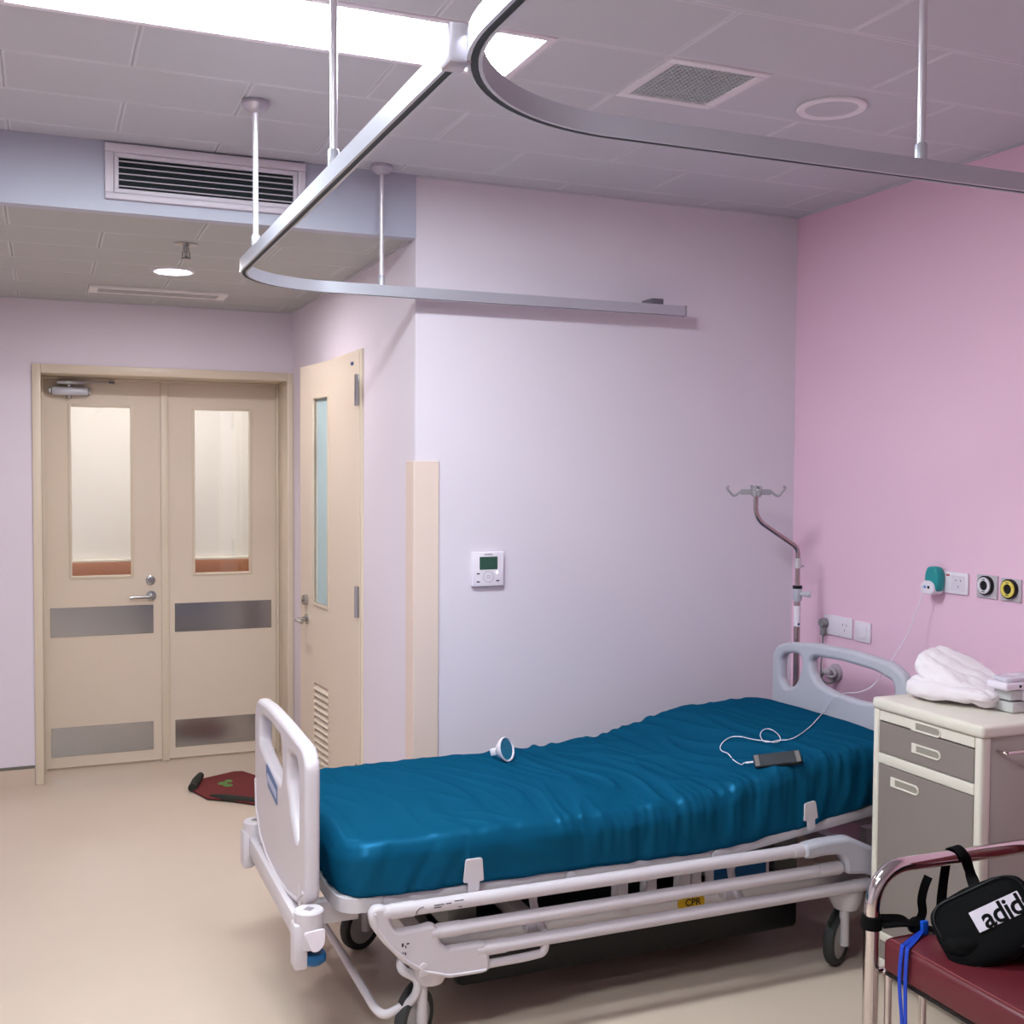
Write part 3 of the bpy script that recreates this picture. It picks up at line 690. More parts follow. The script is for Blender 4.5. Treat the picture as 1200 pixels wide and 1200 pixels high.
for x in (1.60, 1.70, 1.82, 1.86):
    bm = nb(); bx(bm, x, x+.035, 3.0, 3.05, .30, .42, .004); obj('deck_bracket', bm, BEDMET, bed)
bm = nb(); bx(bm, 1.915, 2.145, 2.995, 3.02, .335, .40, .006); cp = obj('control_panel', bm, BEDMET, bed)
obj('blue_panel_face', B(1.935, 2.13, 2.992, 2.996, .345, .385, .001, 1), BLUEPL, cp)
# CPR release plate
p0, p1 = ony((797, 1066), 2.985), ony((827, 1049), 2.985)
xm, zm = (p0.x+p1.x)/2, (p0.z+p1.z)/2-.004
bm = nb(); plate(bm, rrect(-.048, .048, -.019, .019, .015), [], .006, .002, frame((xm, 2.995, zm), (1, 0, 0), (0, 0, 1), (0, -1, 0)))
bx(bm, xm-.02, xm+.02, 2.998, 3.022, zm-.01, zm+.01); c_ = obj('cpr_release', bm, YELLOW, bed); c_['label'] = 'yellow CPR release tab'
bm = nb(); text(bm, 'CPR', .031, frame((xm+.004, 2.9915, zm+.001), (1, 0, 0), (0, 0, 1), (0, -1, 0)), offset=.0004); obj('cpr_print', bm, BLACKPL, c_, smooth=False)
# side rails, folded down
def side_rail(yr, sg):
    """sg -1: camera side, +1: wall side; drawn for the camera side and mirrored about the bed axis"""
    Mx = Matrix.Identity(4) if sg < 0 else (TR((0, 2*YC, 0)) @ Matrix.Scale(-1, 4, (0, 1, 0)))
    R_ = Matrix.Identity(4)
    M = frame((0, yr, 0), (1, 0, 0), (0, 0, 1), (0, -1, 0))
    bm = nb()
    out = pround([(.802, .425), (.815, .447), (.845, .447), (.862, .432), (.862, .40), (.878, .372), (.94, .372), (.985, .378), (1.003, .36), (1.003, .325), (1.025, .302), (1.10, .303), (1.135, .303), (1.152, .285), (1.155, .222), (1.135, .213), (1.03, .215), (.955, .238), (.895, .285), (.845, .34), (.81, .39)], .014, 4)
    plate(bm, out, [], .034, .010, M); bm.transform(Mx)
    sr = obj('side_rail', bm, PLAST, bed, sharp=50)
    bm = nb(); tube(bm, [(x, yr-.019, z) for x, z in [(.818, .43), (.826, .385), (.86, .335), (.91, .285), (.965, .248), (1.03, .227), (1.14, .224)]], .004, 6); bm.transform(Mx); obj('raised_edge', bm, PLAST, sr)
    for (xa, xb, za, zb_) in ((.862, 2.28, .424, .424), (1.0, 2.38, .349, .349), (1.135, 2.52, .279, .279)):
        bm = nb(); tube(bm, [(xa-.02, yr, za), (xb, yr, zb_)], .0195, 18); bm.transform(Mx); obj('rail_tube', bm, PLAST, sr)
        for (sa, sb) in ((xa+.002, xa+.07), (xb-.09, xb-.005)):
            bm = nb(); tube(bm, [(sa, yr, za), (sb, yr, za)], .0212, 18); bm.transform(Mx); obj('tube_sleeve', bm, PLAST, sr)
    bm = nb(); plate(bm, pround([(2.225, .445), (2.30, .452), (2.40, .452), (2.50, .405), (2.60, .36), (2.62, .33), (2.60, .25), (2.54, .24), (2.50, .26), (2.51, .30), (2.47, .32), (2.40, .328), (2.385, .345), (2.385, .37), (2.365, .398), (2.30, .402), (2.25, .398), (2.225, .402)], .016, 4), [], .05, .014, M); bm.transform(Mx); obj('rail_head_panel', bm, PLAST2, sr, sharp=50)
    bm = nb(); tube(bm, fillet([(1.14, yr, .232), (1.27, yr, .233), (1.325, yr, .237), (1.332, yr, .262), (1.318, yr, .282)], .03), .0125, 14); bm.transform(Mx); obj('release_loop', bm, PLAST, sr)
    for x in (1.32, 2.0):
        bm = nb(); tube(bm, fillet([(x-.02, yr+.012, .424), (x-.008, yr+.05, .375), (x+.006, yr+.05, .32), (x+.02, yr+.012, .279)], .02), .0125, 10); bx(bm, x-.03, x+.03, yr+.04, yr+.085, .28, .312, .004); bm.transform(Mx); obj('link_arm', bm, PLAST, sr)
    if sg < 0:
        bm = nb(); pl = frame((1.015, yr-.0197, .425), (1, 0, 0), (0, 0, 1), (0, -1, 0))
        tube(bm, [pl @ Vector((-.062+.02*math.cos(a), -.014+.02*math.sin(a), .0004)) for a in [PI*.45+PI*.5*k/8 for k in range(9)]], .0012, 5)
        for (a, z, wd_) in ((-.03, .006, .03), (-.03, -.001, .022), (.005, .006, .016), (.03, .010, .014), (.045, .010, .012), (.042, -.008, .01)): bx(bm, a, a+wd_, z-.0012, z+.0012, -.0002, .0006, M=pl)
        obj('instruction_print', bm, INK, sr, smooth=False)['kind'] = 'stuff'
        bm = nb(); pl = frame((.905, yr-.0174, .325), (1, 0, 0), (0, 0, 1), (0, -1, 0))
        for (a, z, wd_, h_) in ((-.012, .008, .006, .010), (.002, .010, .008, .004), (-.002, .002, .003, .008), (-.010, -.014, .005, .003), (-.003, -.017, .004, .007)): bx(bm, a, a+wd_, z-h_/2, z+h_/2, -.0002, .0006, M=pl)
        obj('pictogram_print', bm, INK, sr, smooth=False)['kind'] = 'stuff'
        bm = nb(); lathe(bm, [(0, 0), (.012, 0), (.011, .005), (0, .006)], 16, M @ TR((.955, .262, .016))); bx(bm, .943, .967, .236, .262, .014, .021, .003, M=M); obj('latch', bm, PLAST, sr)
side_rail(2.94, -1); side_rail(2.94, 1)
# bumpers at the four corners
def bumper(x, y, sg):
    zt = .447
    bm = nb(); lathe(bm, [(0, -.100), (.038, -.100), (.040, -.09), (.040, -.004), (.036, 0), (0, 0)], 28, TR((x, y, zt)))
    bx(bm, x-.046, x-.008, y-.03, y+.03, zt-.155, zt-.03, .01)
    bmp = obj('corner_bumper', bm, PLAST, bed)
    bm = nb(); bx(bm, -.011, .011, -.011, .011, -.002, .0015, .001, 1, M=TR((x, y, zt)) @ Matrix.Rotation(PI/4, 4, 'Z')); obj('pole_socket', bm, GREYPLUG, bmp)
    bm = nb(); lathe(bm, [(0, 0), (.026, 0), (.034, .008), (.035, .022), (.031, .030), (0, .030)], 24, TR((x+.012, y, zt-.150))); obj('bumper_wheel', bm, BLUEPL, bmp)
    bm = nb(); plate(bm, pround([(-.030, .02), (.030, .026), (.028, -.018), (.012, -.036), (-.006, -.036)], .010), [], .006, .002, frame((x+.006, y+sg*.0395, zt-.068), (-sg, 0, 0), (0, 0, 1), (0, sg, 0))); obj('bumper_badge', bm, WHITEPL, bmp)
bumper(.651, 2.984, -1); bumper(.651, 3.816, 1); bumper(2.80, 3.05, -1); bumper(2.80, 3.75, 1)
bm = nb(); bx(bm, .625, .685, 3.0, 3.8, .335, .40, .006); bx(bm, .685, .82, 3.10, 3.14, .35, .415, .004); bx(bm, .685, .82, 3.66, 3.70, .35, .415, .004)
for y in (3.08, 3.72): bx(bm, .645, .675, y-.02, y+.02, .39, .48, .004)
obj('foot_crossbar', bm, BEDMET, bed)
bm = nb(); bx(bm, 2.75, 2.82, 3.07, 3.73, .335, .40, .006); bx(bm, 2.62, 2.75, 3.10, 3.14, .29, .40, .004); bx(bm, 2.62, 2.75, 3.66, 3.70, .29, .40, .004)
for y in (3.12, 3.68): bx(bm, 2.715, 2.745, y-.02, y+.02, .39, .66, .004)
obj('head_crossbar', bm, BEDMET, bed)
# casters
def caster(cx, cy, wx, wy, ax):
    """column at cx,cy ; wheel centre at wx,wy, axle direction ax"""
    R_ = .082; a = Vector((ax[0], ax[1], 0)).normalized(); fw_ = Vector((0, 0, 1)).cross(a)
    bm = nb(); lathe(bm, [(0, .19), (.04, .19), (.056, .225), (.058, .258), (0, .258)], 24, TR((cx, cy, 0)))
    c_ = obj('caster', bm, BEDMET, bed)
    M = frame((wx, wy, R_), fw_, Vector((0, 0, 1)), a)
    bm = nb(); lathe(bm, [(.060, -.016), (.074, -.018), (.080, -.014), (R_, -.006), (R_, .006), (.080, .014), (.074, .018), (.060, .016)], 36, M); obj('tyre', bm, RUBBER, c_)
    bm = nb(); lathe(bm, [(0, -.012), (.04, -.016), (.062, -.014), (.062, .014), (.04, .016), (0, .012)], 36, M); obj('wheel_disc', bm, mat('wheel_grey', (168, 166, 166), .45), c_)
    bm = nb()
    p = Vector((wx, wy, 0))+a*.026
    tube(bm, [p+Vector((0, 0, .07)), p+Vector((0, 0, .20))], .016, 16); tube(bm, [p+Vector((0, 0, .2)), Vector((cx, cy, .215))], .016, 12); lathe(bm, [(0, -.028), (.011, -.028), (.011, .03), (0, .03)], 14, M)
    obj('caster_leg', bm, BEDMET, c_)
    bm = nb(); tube(bm, [Vector((wx, wy, 0))+fw_*(math.cos(an)*.092)+Vector((0, 0, R_+.092*math.sin(an))) for an in [PI*.30+PI*.45*k/10 for k in range(11)]], 1, flat=(.036, .004), up=a); obj('wheel_guard', bm, RUBBER, c_)
caster(2.445, 2.99, 2.418, 3.0, (.52, -.86))
caster(.995, 2.99, .955, 3.005, (.62, -.78))
caster(.985, 3.76, .985, 3.70, (.45, -.89))
caster(2.445, 3.76, 2.44, 3.72, (.5, -.86))
# brake bar under the foot end
def mir(pts): return [(x, 2*YC-y, z) for x, y, z in pts]
half = [(.925, 3.02, .265), (.905, 2.985, .238), (.962, 2.975, .205), (.945, 2.972, .15), (.862, 2.985, .113), (.848, 3.03, .118)]
path = fillet(half+[(.848, YC, .122)]+mir(half)[::-1], .03, 6)
bm = nb(); tube(bm, path, .0125, 14); obj('brake_bar', bm, BEDMET, bed)

# ------------------------------------------------------------------ mattress in its blue sheet
def ss(a, b, x):
    t = min(1, max(0, (x-a)/(b-a))); return t*t*(3-2*t)
def interp(tab, x):
    if x <= tab[0][0]: return tab[0][1]
    for (a, b), (c, d) in zip(tab, tab[1:]):
        if x <= c:
            t = (x-a)/(c-a); t = t*t*(3-2*t)*.5+t*.5; return b+(d-b)*t
    return tab[-1][1]
TOPT = [(.70, .596), (.85, .604), (1.70, .607), (1.92, .624), (2.06, .652), (2.2, .690), (2.34, .712), (2.52, .724), (2.70, .722)]
BOTT = [(.70, .456), (1.9, .447), (2.0, .452), (2.2, .475), (2.70, .550)]
MX0, MX1, MW = .735, 2.695, .425
MY0, MY1 = YC-MW, YC+MW
def fold(x, y):
    """folds of the sheet on the mattress top"""
    v = Vector((x*9+.9*noise.noise(Vector((x*2, y*2.2, 3))), y*1.6, 0))
    a = noise.noise(v); rid = 1-abs(noise.noise(Vector((x*12+1.6*y+1.2*noise.noise(Vector((x*3, y*2, 9))), y*2.4, 5))))
    msk = .48+.75*ss(1.25, 1.75, x)*(1-ss(2.2, 2.45, x))+.35*ss(2.15, 2.5, x)*(1-ss(3.0, 3.3, y))
    z = .0060*a*msk+.0095*(max(0, rid-.62)/.38)**1.5*msk
    # diagonal creases near the foot
    for (x0, y0, x1, y1, h) in ((1.18, 3.62, 1.36, 3.28, .004), (1.40, 3.75, 1.62, 3.30, .004), (1.05, 3.45, 1.22, 3.20, .002), (1.62, 3.78, 1.95, 3.25, .006), (1.78, 3.72, 2.05, 3.15, .006), (1.05, 3.14, 1.22, 3.0, .004), (1.12, 3.16, 1.30, 3.02, .004)):
        dx, dy = x1-x0, y1-y0; L2 = dx*dx+dy*dy; t = ((x-x0)*dx+(y-y0)*dy)/L2
        if -.1 < t < 1.1:
            px, py = x0+t*dx+.015*math.sin(t*5), y0+t*dy; dd = math.hypot(x-px, y-py)
            if dd < .05: z += 1.7*h*math.exp(-(dd/.011)**2)*ss(-.1, .2, t)*(1-ss(.8, 1.1, t))
    z += .0007*noise.noise(Vector((x*40, y*14, 1)))
    return z
def mtop(x, y):
    e = min(y-MY0, MY1-y)
    return interp(TOPT, x)+.010*ss(0, .3, e)+fold(x, y)
bm = nb()
RC = .11; RE = .038
per = []
def addarc(cx, cy, a0, a1, n):
    for k in range(n): a = a0+(a1-a0)*k/n; per.append((cx+RC*math.cos(a), cy+RC*math.sin(a)))
def addline(x0, y0, x1, y1, n):
    for k in range(n): t = k/n; per.append((x0+(x1-x0)*t, y0+(y1-y0)*t))
NL = 330
addline(MX0+RC, MY0, MX1-RC, MY0, NL); addarc(MX1-RC, MY0+RC, -PI/2, 0, 12); addline(MX1, MY0+RC, MX1, MY1-RC, 50); addarc(MX1-RC, MY1-RC, 0, PI/2, 12)
addline(MX1-RC, MY1, MX0+RC, MY1, NL); addarc(MX0+RC, MY1-RC, PI/2, PI, 12); addline(MX0, MY1-RC, MX0, MY0+RC, 50); addarc(MX0+RC, MY0+RC, PI, 1.5*PI, 14)
NPm = len(per)
nrm = []
for i in range(NPm):
    a, b = per[i-1], per[(i+1) % NPm]; d = Vector((b[0]-a[0], b[1]-a[1])).normalized(); nrm.append(Vector((d.y, -d.x)))
rings = []
def pleat(i, h):
    """outward bulge of the sheet on the mattress sides; h 0 bottom .. 1 top"""
    x, y = per[i]
    if y > YC: return .004*noise.noise(Vector((x*8, h*2, 4)))
    m_ = ss(1.3, 1.7, x)
    f1 = noise.noise(Vector((x*20+h*(1.5-x)*1.2+.6*noise.noise(Vector((x*5, h, 2))), h*.7, 7)))
    f2 = noise.noise(Vector((x*46+h*2*(1.9-x), h*.9, 2)))
    z = .007*noise.noise(Vector((x*9+h*1.5, h*2.5, 1)))+m_*(.012*f1*(1-.35*h)+.008*f2*ss(.1, .7, h))
    # puckers fanning from the head end clip and the foot corner
    q = (x-.80)
    if q < .30 and q > -.2: z += .011*noise.noise(Vector((x*26-h*2.2, y*20, h*1.2)))*(1-h*.7)
    return z
# underside tuck, sides, rounded shoulder
for (ins, hz) in ((.06, -.012), (.012, -.004), (0, .03), (0, .10), (0, .2), (0, .3), (0, .4), (0, .5), (0, .6), (0, .7)):
    ring = []
    for i, (x, y) in enumerate(per):
        zb_, zt = interp(BOTT, x), mtop(x, y)-RE
        h = max(0, min(1, hz)); k = pleat(i, h)*(1 if hz > 0 else .6)
        bul = .006*math.sin(PI*h)
        if hz > 0: z = zb_+(zt-zb_)*(hz/.7)
        else: z = zb_+hz+.004*noise.noise(Vector((x*9, y*9, 0)))
        ring.append(bm.verts.new((x+nrm[i].x*(k+bul-ins), y+nrm[i].y*(k+bul-ins), z)))
    rings.append(ring)
for s_ in range(1, 7):
    a = PI/2*s_/6; ring = []
    for i, (x, y) in enumerate(per):
        ins = RE*(1-math.cos(a)); k = pleat(i, .7+.3*s_/6)*(1-s_/6)
        X_, Y_ = x-nrm[i].x*(ins-k), y-nrm[i].y*(ins-k)
        z = mtop(X_, Y_)-RE*(1-math.sin(a))
        pk = ss(1.5, 1.9, x)*(1-ss(2.5, 2.65, x)) if y < MY0+.02 else 0
        z += pk*.0065*noise.noise(Vector((x*46, 5, 3)))
        ring.append(bm.verts.new((X_, Y_, z)))
    rings.append(ring)
NR = 58
for s_ in range(1, NR+1):
    t = s_/NR; ring = []
    for i, (x, y) in enumerate(per):
        x -= nrm[i].x*RE; y -= nrm[i].y*RE
        cx = min(max(x, MX0+MW), MX1-MW); cy = YC
        X_, Y_ = x+(cx-x)*t, y+(cy-y)*t
        pk = (ss(1.5, 1.9, X_)*(1-ss(2.5, 2.65, X_))*(1-ss(.0, .09, Y_-MY0-RE))) if y < YC else 0
        z = mtop(X_, Y_)+pk*.0065*noise.noise(Vector((x*46, 5, 3)))
        ring.append(bm.verts.new((X_, Y_, z)))
    rings.append(ring)
for A, Bq in zip(rings, rings[1:]):
    for k in range(NPm): bm.faces.new((A[k], A[(k+1) % NPm], Bq[(k+1) % NPm], Bq[k]))
bm.faces.new(rings[0][::-1])
bmesh.ops.remove_doubles(bm, verts=rings[-1], dist=1e-5)
mo = obj('mattress', bm, SHEET, sharp=180)
tag(mo, 'thick mattress covered in a creased teal blue sheet on the hospital bed', 'mattress')
def on_mat(p, lift=0):
    z = .66
    for _ in range(25):
        q = onz(p, z); z = .5*z+.5*(mtop(q.x, q.y)+lift)
    return onz(p, z)

# ------------------------------------------------------------------ IV pole
PXo, PYo = 2.80, 3.75
p = lambda px: onx(px, PXo)
t = thing('iv_pole', 'stainless cranked drip pole with hooks standing at the bed head corner', 'drip pole', (PXo, PYo, .447))
ztop = ony((886, 578), PYo); zb1 = ony((886, 605), PYo).z; zb2 = ony((935, 648), PYo).z
zt1 = p((935, 660)).z
bm = nb(); tube(bm, fillet([(PXo, PYo, zt1), (PXo, PYo, zb2+.02), (ztop.x, PYo, zb1-.01), (ztop.x, PYo, ztop.z)], .06, 8), .0095, 16); obj('upper_tube', bm, STAINL, t)
zj = p((935, 690)).z
bm = nb(); tube(bm, [(PXo, PYo, .447), (PXo, PYo, zj)], .0125, 18); tube(bm, [(PXo, PYo, zj), (PXo, PYo, zt1)], .0095, 16); obj('lower_tube', bm, STAINL, t)
bm = nb(); lathe(bm, [(0, -.02), (.0135, -.02), (.0135, .02), (0, .02)], 18, TR((PXo, PYo, p((935, 660)).z))); bx(bm, PXo+.0, PXo+.03, PYo-.004, PYo+.004, p((935, 660)).z-.016, p((935, 660)).z-.009, .002); obj('stop_collar', bm, OUTLET, t)
zc = p((935, 688)).z
bm = nb(); lathe(bm, [(0, -.006), (.019, -.006), (.019, .006), (0, .006)], 20, TR((PXo, PYo, zc))); obj('black_ring', bm, BLACKPL, t)
bm = nb(); lathe(bm, [(0, -.052), (.014, -.052), (.018, -.042), (.019, 0), (0, 0)], 20, TR((PXo, PYo, zc-.006)))
tube(bm, [(PXo, PYo, zc-.026), (PXo+.016, PYo-.03, zc-.026), (PXo+.03, PYo-.045, zc-.026)], [.009, .010, .014], 14); obj('clamp_knob', bm, PLAST2, t)
zs0, zs1 = p((935, 734)).z, p((935, 710)).z
bm = nb(); tube(bm, [(PXo, PYo, zs0), (PXo, PYo, zs1)], .0131, 18); st = obj('paper_label', bm, WHITEPL, t)
bm = nb(); bx(bm, PXo-.006, PXo+.004, PYo-.0134, PYo-.0128, zs0+.004, zs0+.014); obj('label_print', bm, mat('blue_print', (60, 80, 120), .5), st)
hc = Vector((ztop.x, PYo, ztop.z))
bm = nb(); lathe(bm, [(0, -.012), (.015, -.012), (.018, .0), (.018, .024), (.02, .028), (0, .03)], 20, TR(hc)); hub = obj('hook_hub', bm, HOOKM, t)
for dx, dy in ((-.92, .38), (.92, -.38), (.38, .92), (-.38, -.92)):
    d = Vector((dx, dy, 0)); fl = 1 if abs(dx) > .5 else .75
    bm = nb(); pts = [hc+d*.012+Vector((0, 0, .010)), hc+d*.055*fl+Vector((0, 0, .012)), hc+d*.075*fl+Vector((0, 0, -.006)), hc+d*.09*fl+Vector((0, 0, -.012)), hc+d*.118*fl+Vector((0, 0, .022)), hc+d*.108*fl+Vector((0, 0, .028))]
    tube(bm, fillet(pts, .01, 4), [.009]*6+[.008]*3+[.0045]*50 if False else .0048, 10); bx(bm, .008, .06*fl, -.004, .004, -.006, .016, .003, M=frame(hc, d, Vector((0, 0, 1)).cross(d), (0, 0, 1))); obj('hook_arm', bm, HOOKM, hub)

# ------------------------------------------------------------------ bedside cabinet
CX0, CX1, CYA, CYB, CZ = 2.462, 2.93, 2.436, 2.892, .912
cab = thing('bedside_cabinet', 'cream bedside cabinet with taupe drawer and door fronts', 'cabinet', ((CX0+CX1)/2, (CYA+CYB)/2, 0))
bm = nb()
bx(bm, CX0+.004, CX1, CYA+.006, CYA+.024, .075, .876, .006); bx(bm, CX0+.004, CX1, CYB-.024, CYB-.004, .075, .876, .006)
bx(bm, CX1-.02, CX1, CYA+.02, CYB-.02, .075, .876); bx(bm, CX0+.03, CX1-.02, CYA+.02, CYB-.02, .075, .095); bx(bm, CX0+.03, CX1-.02, CYA+.02, CYB-.02, .70, .71)
obj('body', bm, CABSIDE, cab)
bm = nb()
bx(bm, CX0, CX0+.04, CYA, CYA+.030, .045, .878, .010, 3); bx(bm, CX0, CX0+.04, CYB-.024, CYB, .045, .878, .008, 3)
bx(bm, CX0+.002, CX0+.03, CYA+.03, CYB-.024, .703, .736, .003); bx(bm, CX0+.002, CX0+.03, CYA+.03, CYB-.024, .135, .163, .003); bx(bm, CX0+.004, CX0+.03, CYA+.03, CYB-.024, .045, .075, .003)
obj('corner_posts', bm, CREAMPL, cab)
bm = nb(); bx(bm, CX0-.006, CX1+.01, CYA-.008, CYB+.002, .874, CZ, .012, 3); bx(bm, CX0-.006, CX1+.01, CYA-.008, CYA+.03, .88, CZ+.004, .012, 3) if False else None
tp = obj('top', bm, CREAMPL, cab)
def pull(y0, y1, z0, z1, x, par):
    """recessed oval pull with a raised rim"""
    h = (z1-z0); M = frame((x, (y0+y1)/2, (z0+z1)/2), (0, -1, 0), (0, 0, 1), (-1, 0, 0)); hw = (y1-y0)/2
    o_ = [(-hw, -h/2), (hw-h/2, -h/2)]+[(hw-h/2+h/2*math.cos(a), h/2*math.sin(a)) for a in [-PI/2+PI*k/10 for k in range(1, 10)]]+[(hw-h/2, h/2), (-hw, h/2)]
    i_ = [(a*.80+.008, b*.62) for a, b in o_]
    bm = nb(); plate(bm, o_, [i_], .008, .002, M); hd = obj('pull', bm, CREAMPL, par)
    bm = nb(); plate(bm, [(a*.97, b*.97) for a, b in o_], [], .002, 0, M @ TR((0, 0, .0006))); obj('pull_recess', bm, mat('pull_shade', (158, 150, 138), .5), par)  # shade of the pocket put into the plate's darker colour
def front(name, z0, z1, m):
    o_ = obj(name, B(CX0+.004, CX0+.022, CYA+.032, CYB-.026, z0, z1, .0015, 1), m, cab); return o_
f1 = front('writing_shelf', .841, .872, CREAMPL)
pull(2.597, 2.722, .838, .871, CX0+.004, f1)
f2 = front('drawer', .739, .836, TAUPE); pull(2.597, 2.718, .770, .800, CX0+.004, f2)
f3 = front('cabinet_door', .166, .700, TAUPE); pull(2.685, 2.808, .640, .671, CX0+.004, f3)
front('lower_panel', .078, .132, TAUPE)
bm = nb(); zr = ony((1175, 884), CYA-.03).z
tube(bm, fillet([(CX0+.065, CYA+.008, zr), (CX0+.065, CYA-.028, zr), (CX1-.06, CYA-.028, zr), (CX1-.06, CYA+.008, zr)], .012), .005, 10); obj('towel_rail', bm, CHROME, cab)
for x in (CX0+.05, CX1-.05):
    for y in (CYA+.05, CYB-.05):
        bm = nb(); lathe(bm, [(0, -.011), (.02, -.011), (.025, -.006), (.025, .006), (.02, .011), (0, .011)], 20, frame((x, y, .025), (1, 0, 0), (0, 0, 1), (0, -1, 0))); lathe(bm, [(0, .045), (.012, .045), (.012, .08), (0, .08)], 12, TR((x, y, 0))); bx(bm, x-.012, x+.012, y-.016, y+.016, .03, .052, .004); obj('caster', bm, BLACKPL, cab)

# ------------------------------------------------------------------ towel
def soft(bm, sx, sy, sz, M, amp=.006, seed=0, n=26, pw=4.5, prof=None):
    t_ = bmesh.new(); bmesh.ops.create_cube(t_, size=2); bmesh.ops.subdivide_edges(t_, edges=t_.edges[:], cuts=n, use_grid_fill=True)
    for v in t_.verts:
        c = v.co.copy(); l = (abs(c.x)**pw+abs(c.y)**pw+abs(c.z)**pw)**(1/pw); c /= l
        nn = c.normalized()
        q = Vector((c.x*sx, c.y*sy, c.z*sz))
        if prof: q = prof(q, c)
        q += nn*amp*noise.noise(Vector((q.x*16+seed, q.y*16, q.z*22)))+nn*amp*.35*noise.noise(Vector((q.x*50+seed, q.y*50, q.z*50)))
        v.co = M @ q
    join(bm, t_)
tw = thing('folded_towel', 'crumpled white folded towel on the bedside cabinet', 'towel', (2.66, 2.73, CZ))
ud = Vector((.30, -.95, 0)).normalized(); vd = Vector((.95, .30, 0))
def crease(q, k, d):
    return d*math.exp(-((q.y-.02*math.sin(q.x*22)-k)/.010)**2)
def lowp(q, c):
    q.z *= .85-.35*c.x
    if c.z > 0: q.z -= crease(q, .02, .008)+crease(q, -.045, .006)
    q.y += .008*math.sin(q.x*30); return q
bm = nb(); soft(bm, .150, .092, .036, frame((2.640, 2.722, CZ+.041), ud, vd, (0, 0, 1)), .010, 3, prof=lowp, pw=3.4); obj('lower_fold', bm, TOWELM, tw, sharp=180)
nz = Vector((0, 0, 1)); u2 = (ud*math.cos(.36)-nz*math.sin(.36)).normalized(); n2 = u2.cross(vd).normalized()
n2 = -n2 if n2.z < 0 else n2
def upp(q, c):
    q.z *= 1-.35*c.x; q.z += .014*c.y
    if c.z > 0: q.z -= crease(q, .03, .007)+crease(q, -.03, .007)
    return q
bm = nb(); soft(bm, .145, .088, .036, frame((2.672, 2.718, CZ+.074), u2, n2.cross(u2), n2), .011, 11, prof=upp, pw=3.6); obj('upper_fold', bm, TOWELM, tw, sharp=180)
bm = nb(); soft(bm, .026, .082, .022, frame((2.652, 2.822, CZ+.110), u2, n2.cross(u2), n2), .007, 21, pw=2.6); obj('rolled_edge', bm, TOWELM, tw, sharp=180)

# ------------------------------------------------------------------ small white cases beside the towel
q = onz((1180, 838), CZ)
BXx = q.x+.01
def case(name, label, x, y, z, l, d, h, clear=.045, hole=False):
    t = thing(name, label, 'case', (x, y, z), 'white cases on the cabinet')
    if hole:
        bm = nb(); bx(bm, x-.02, x+l, y-d/2, y+d/2, z, z+h*.72, .008, 3); bo = obj('shell', bm, WHITEPL, t)
        bm = nb(); lathe(bm, [(0, 0), (.0045, 0), (.0045, .001), (0, .001)], 14, frame((x+.035, y-d/2-.0002, z+h*.36), (1, 0, 0), (0, 0, 1), (0, -1, 0))); obj('jack_hole', bm, BLACKPL, t)
        bm = nb(); soft(bm, .07, d/2*.9, .008, TR((x+.06, y, z+h*.72+.007)), .004, 5, n=14); obj('clear_bag', bm, mat('clear_bag_plastic', (232, 226, 238), .15, alpha=.8), t, sharp=180)
    else:
        bm = nb(); bx(bm, x+clear, x+l, y-d/2, y+d/2, z, z+h, .004); obj('shell', bm, WHITEPL, t)
        bm = nb(); bx(bm, x, x+clear, y-d/2+.004, y+d/2-.004, z+.003, z+h-.003, .002); obj('clear_end', bm, CLEARPL, t)
        bm = nb(); bx(bm, x+.008, x+clear, y-d/2+.010, y+d/2-.010, z+.008, z+h*.55, .002); obj('metal_contact', bm, STEEL, t)
    return t
yb_ = q.y+.05
xb = onz((1176, 833), CZ+.001).x
yb_ -= .012
case('plastic_case', 'white plastic case with a clear end lying on the cabinet top', xb-.01, yb_, CZ, .17, .08, .036, .058)
case('plastic_case', 'white plastic case with a clear end stacked on another case', xb-.01, yb_+.004, CZ+.036, .17, .075, .034, .046)
case('white_handset', 'flat white device with a small round hole topping the stack of cases', xb-.018, yb_+.002, CZ+.070, .17, .08, .034, hole=True)

# ------------------------------------------------------------------ phone, its cable, small device on the bed
pc = [on_mat(q, .004) for q in ((885, 898.5), (941, 893), (937, 884.5), (882.5, 891))]
ctr = sum(pc, Vector())/4; ux = ((pc[1]-pc[0])+(pc[2]-pc[3])); ux.normalize()
nrm_ = ((pc[1]-pc[0]).cross(pc[3]-pc[0])).normalized()
if nrm_.z < 0: nrm_ = -nrm_
vy = nrm_.cross(ux).normalized()
L_ = (((pc[1]-pc[0]).length+(pc[2]-pc[3]).length)/2); W_ = min(.075, L_*.49)
M = frame(ctr+nrm_*.006, ux, vy, nrm_)
t = thing('mobile_phone', 'black mobile phone lying face up on the blue sheet', 'phone', ctr)
bm = nb(); plate(bm, rrect(-L_/2, L_/2, -W_/2, W_/2, .009), [], .0085, .0025, M); obj('case', bm, BLACKPL, t)
obj('screen', B(-L_/2+.018, L_/2-.018, -W_/2+.004, W_/2-.004, .0040, .0046, M=M), SCREENG, t, smooth=False)
bm = nb(); bx(bm, L_/2-.017, L_/2-.003, -W_/2+.004, W_/2-.004, .0040, .0046, M=M); bx(bm, -L_/2+.003, -L_/2+.017, -W_/2+.004, W_/2-.004, .0040, .0046, M=M); obj('bezel', bm, mat('phone_bezel', (120, 116, 112), .3), t, smooth=False)
PEND = M @ Vector((-L_/2-.002, 0, 0))
cpath = [CHG, CHG+Vector((-.012, .004, 0))]
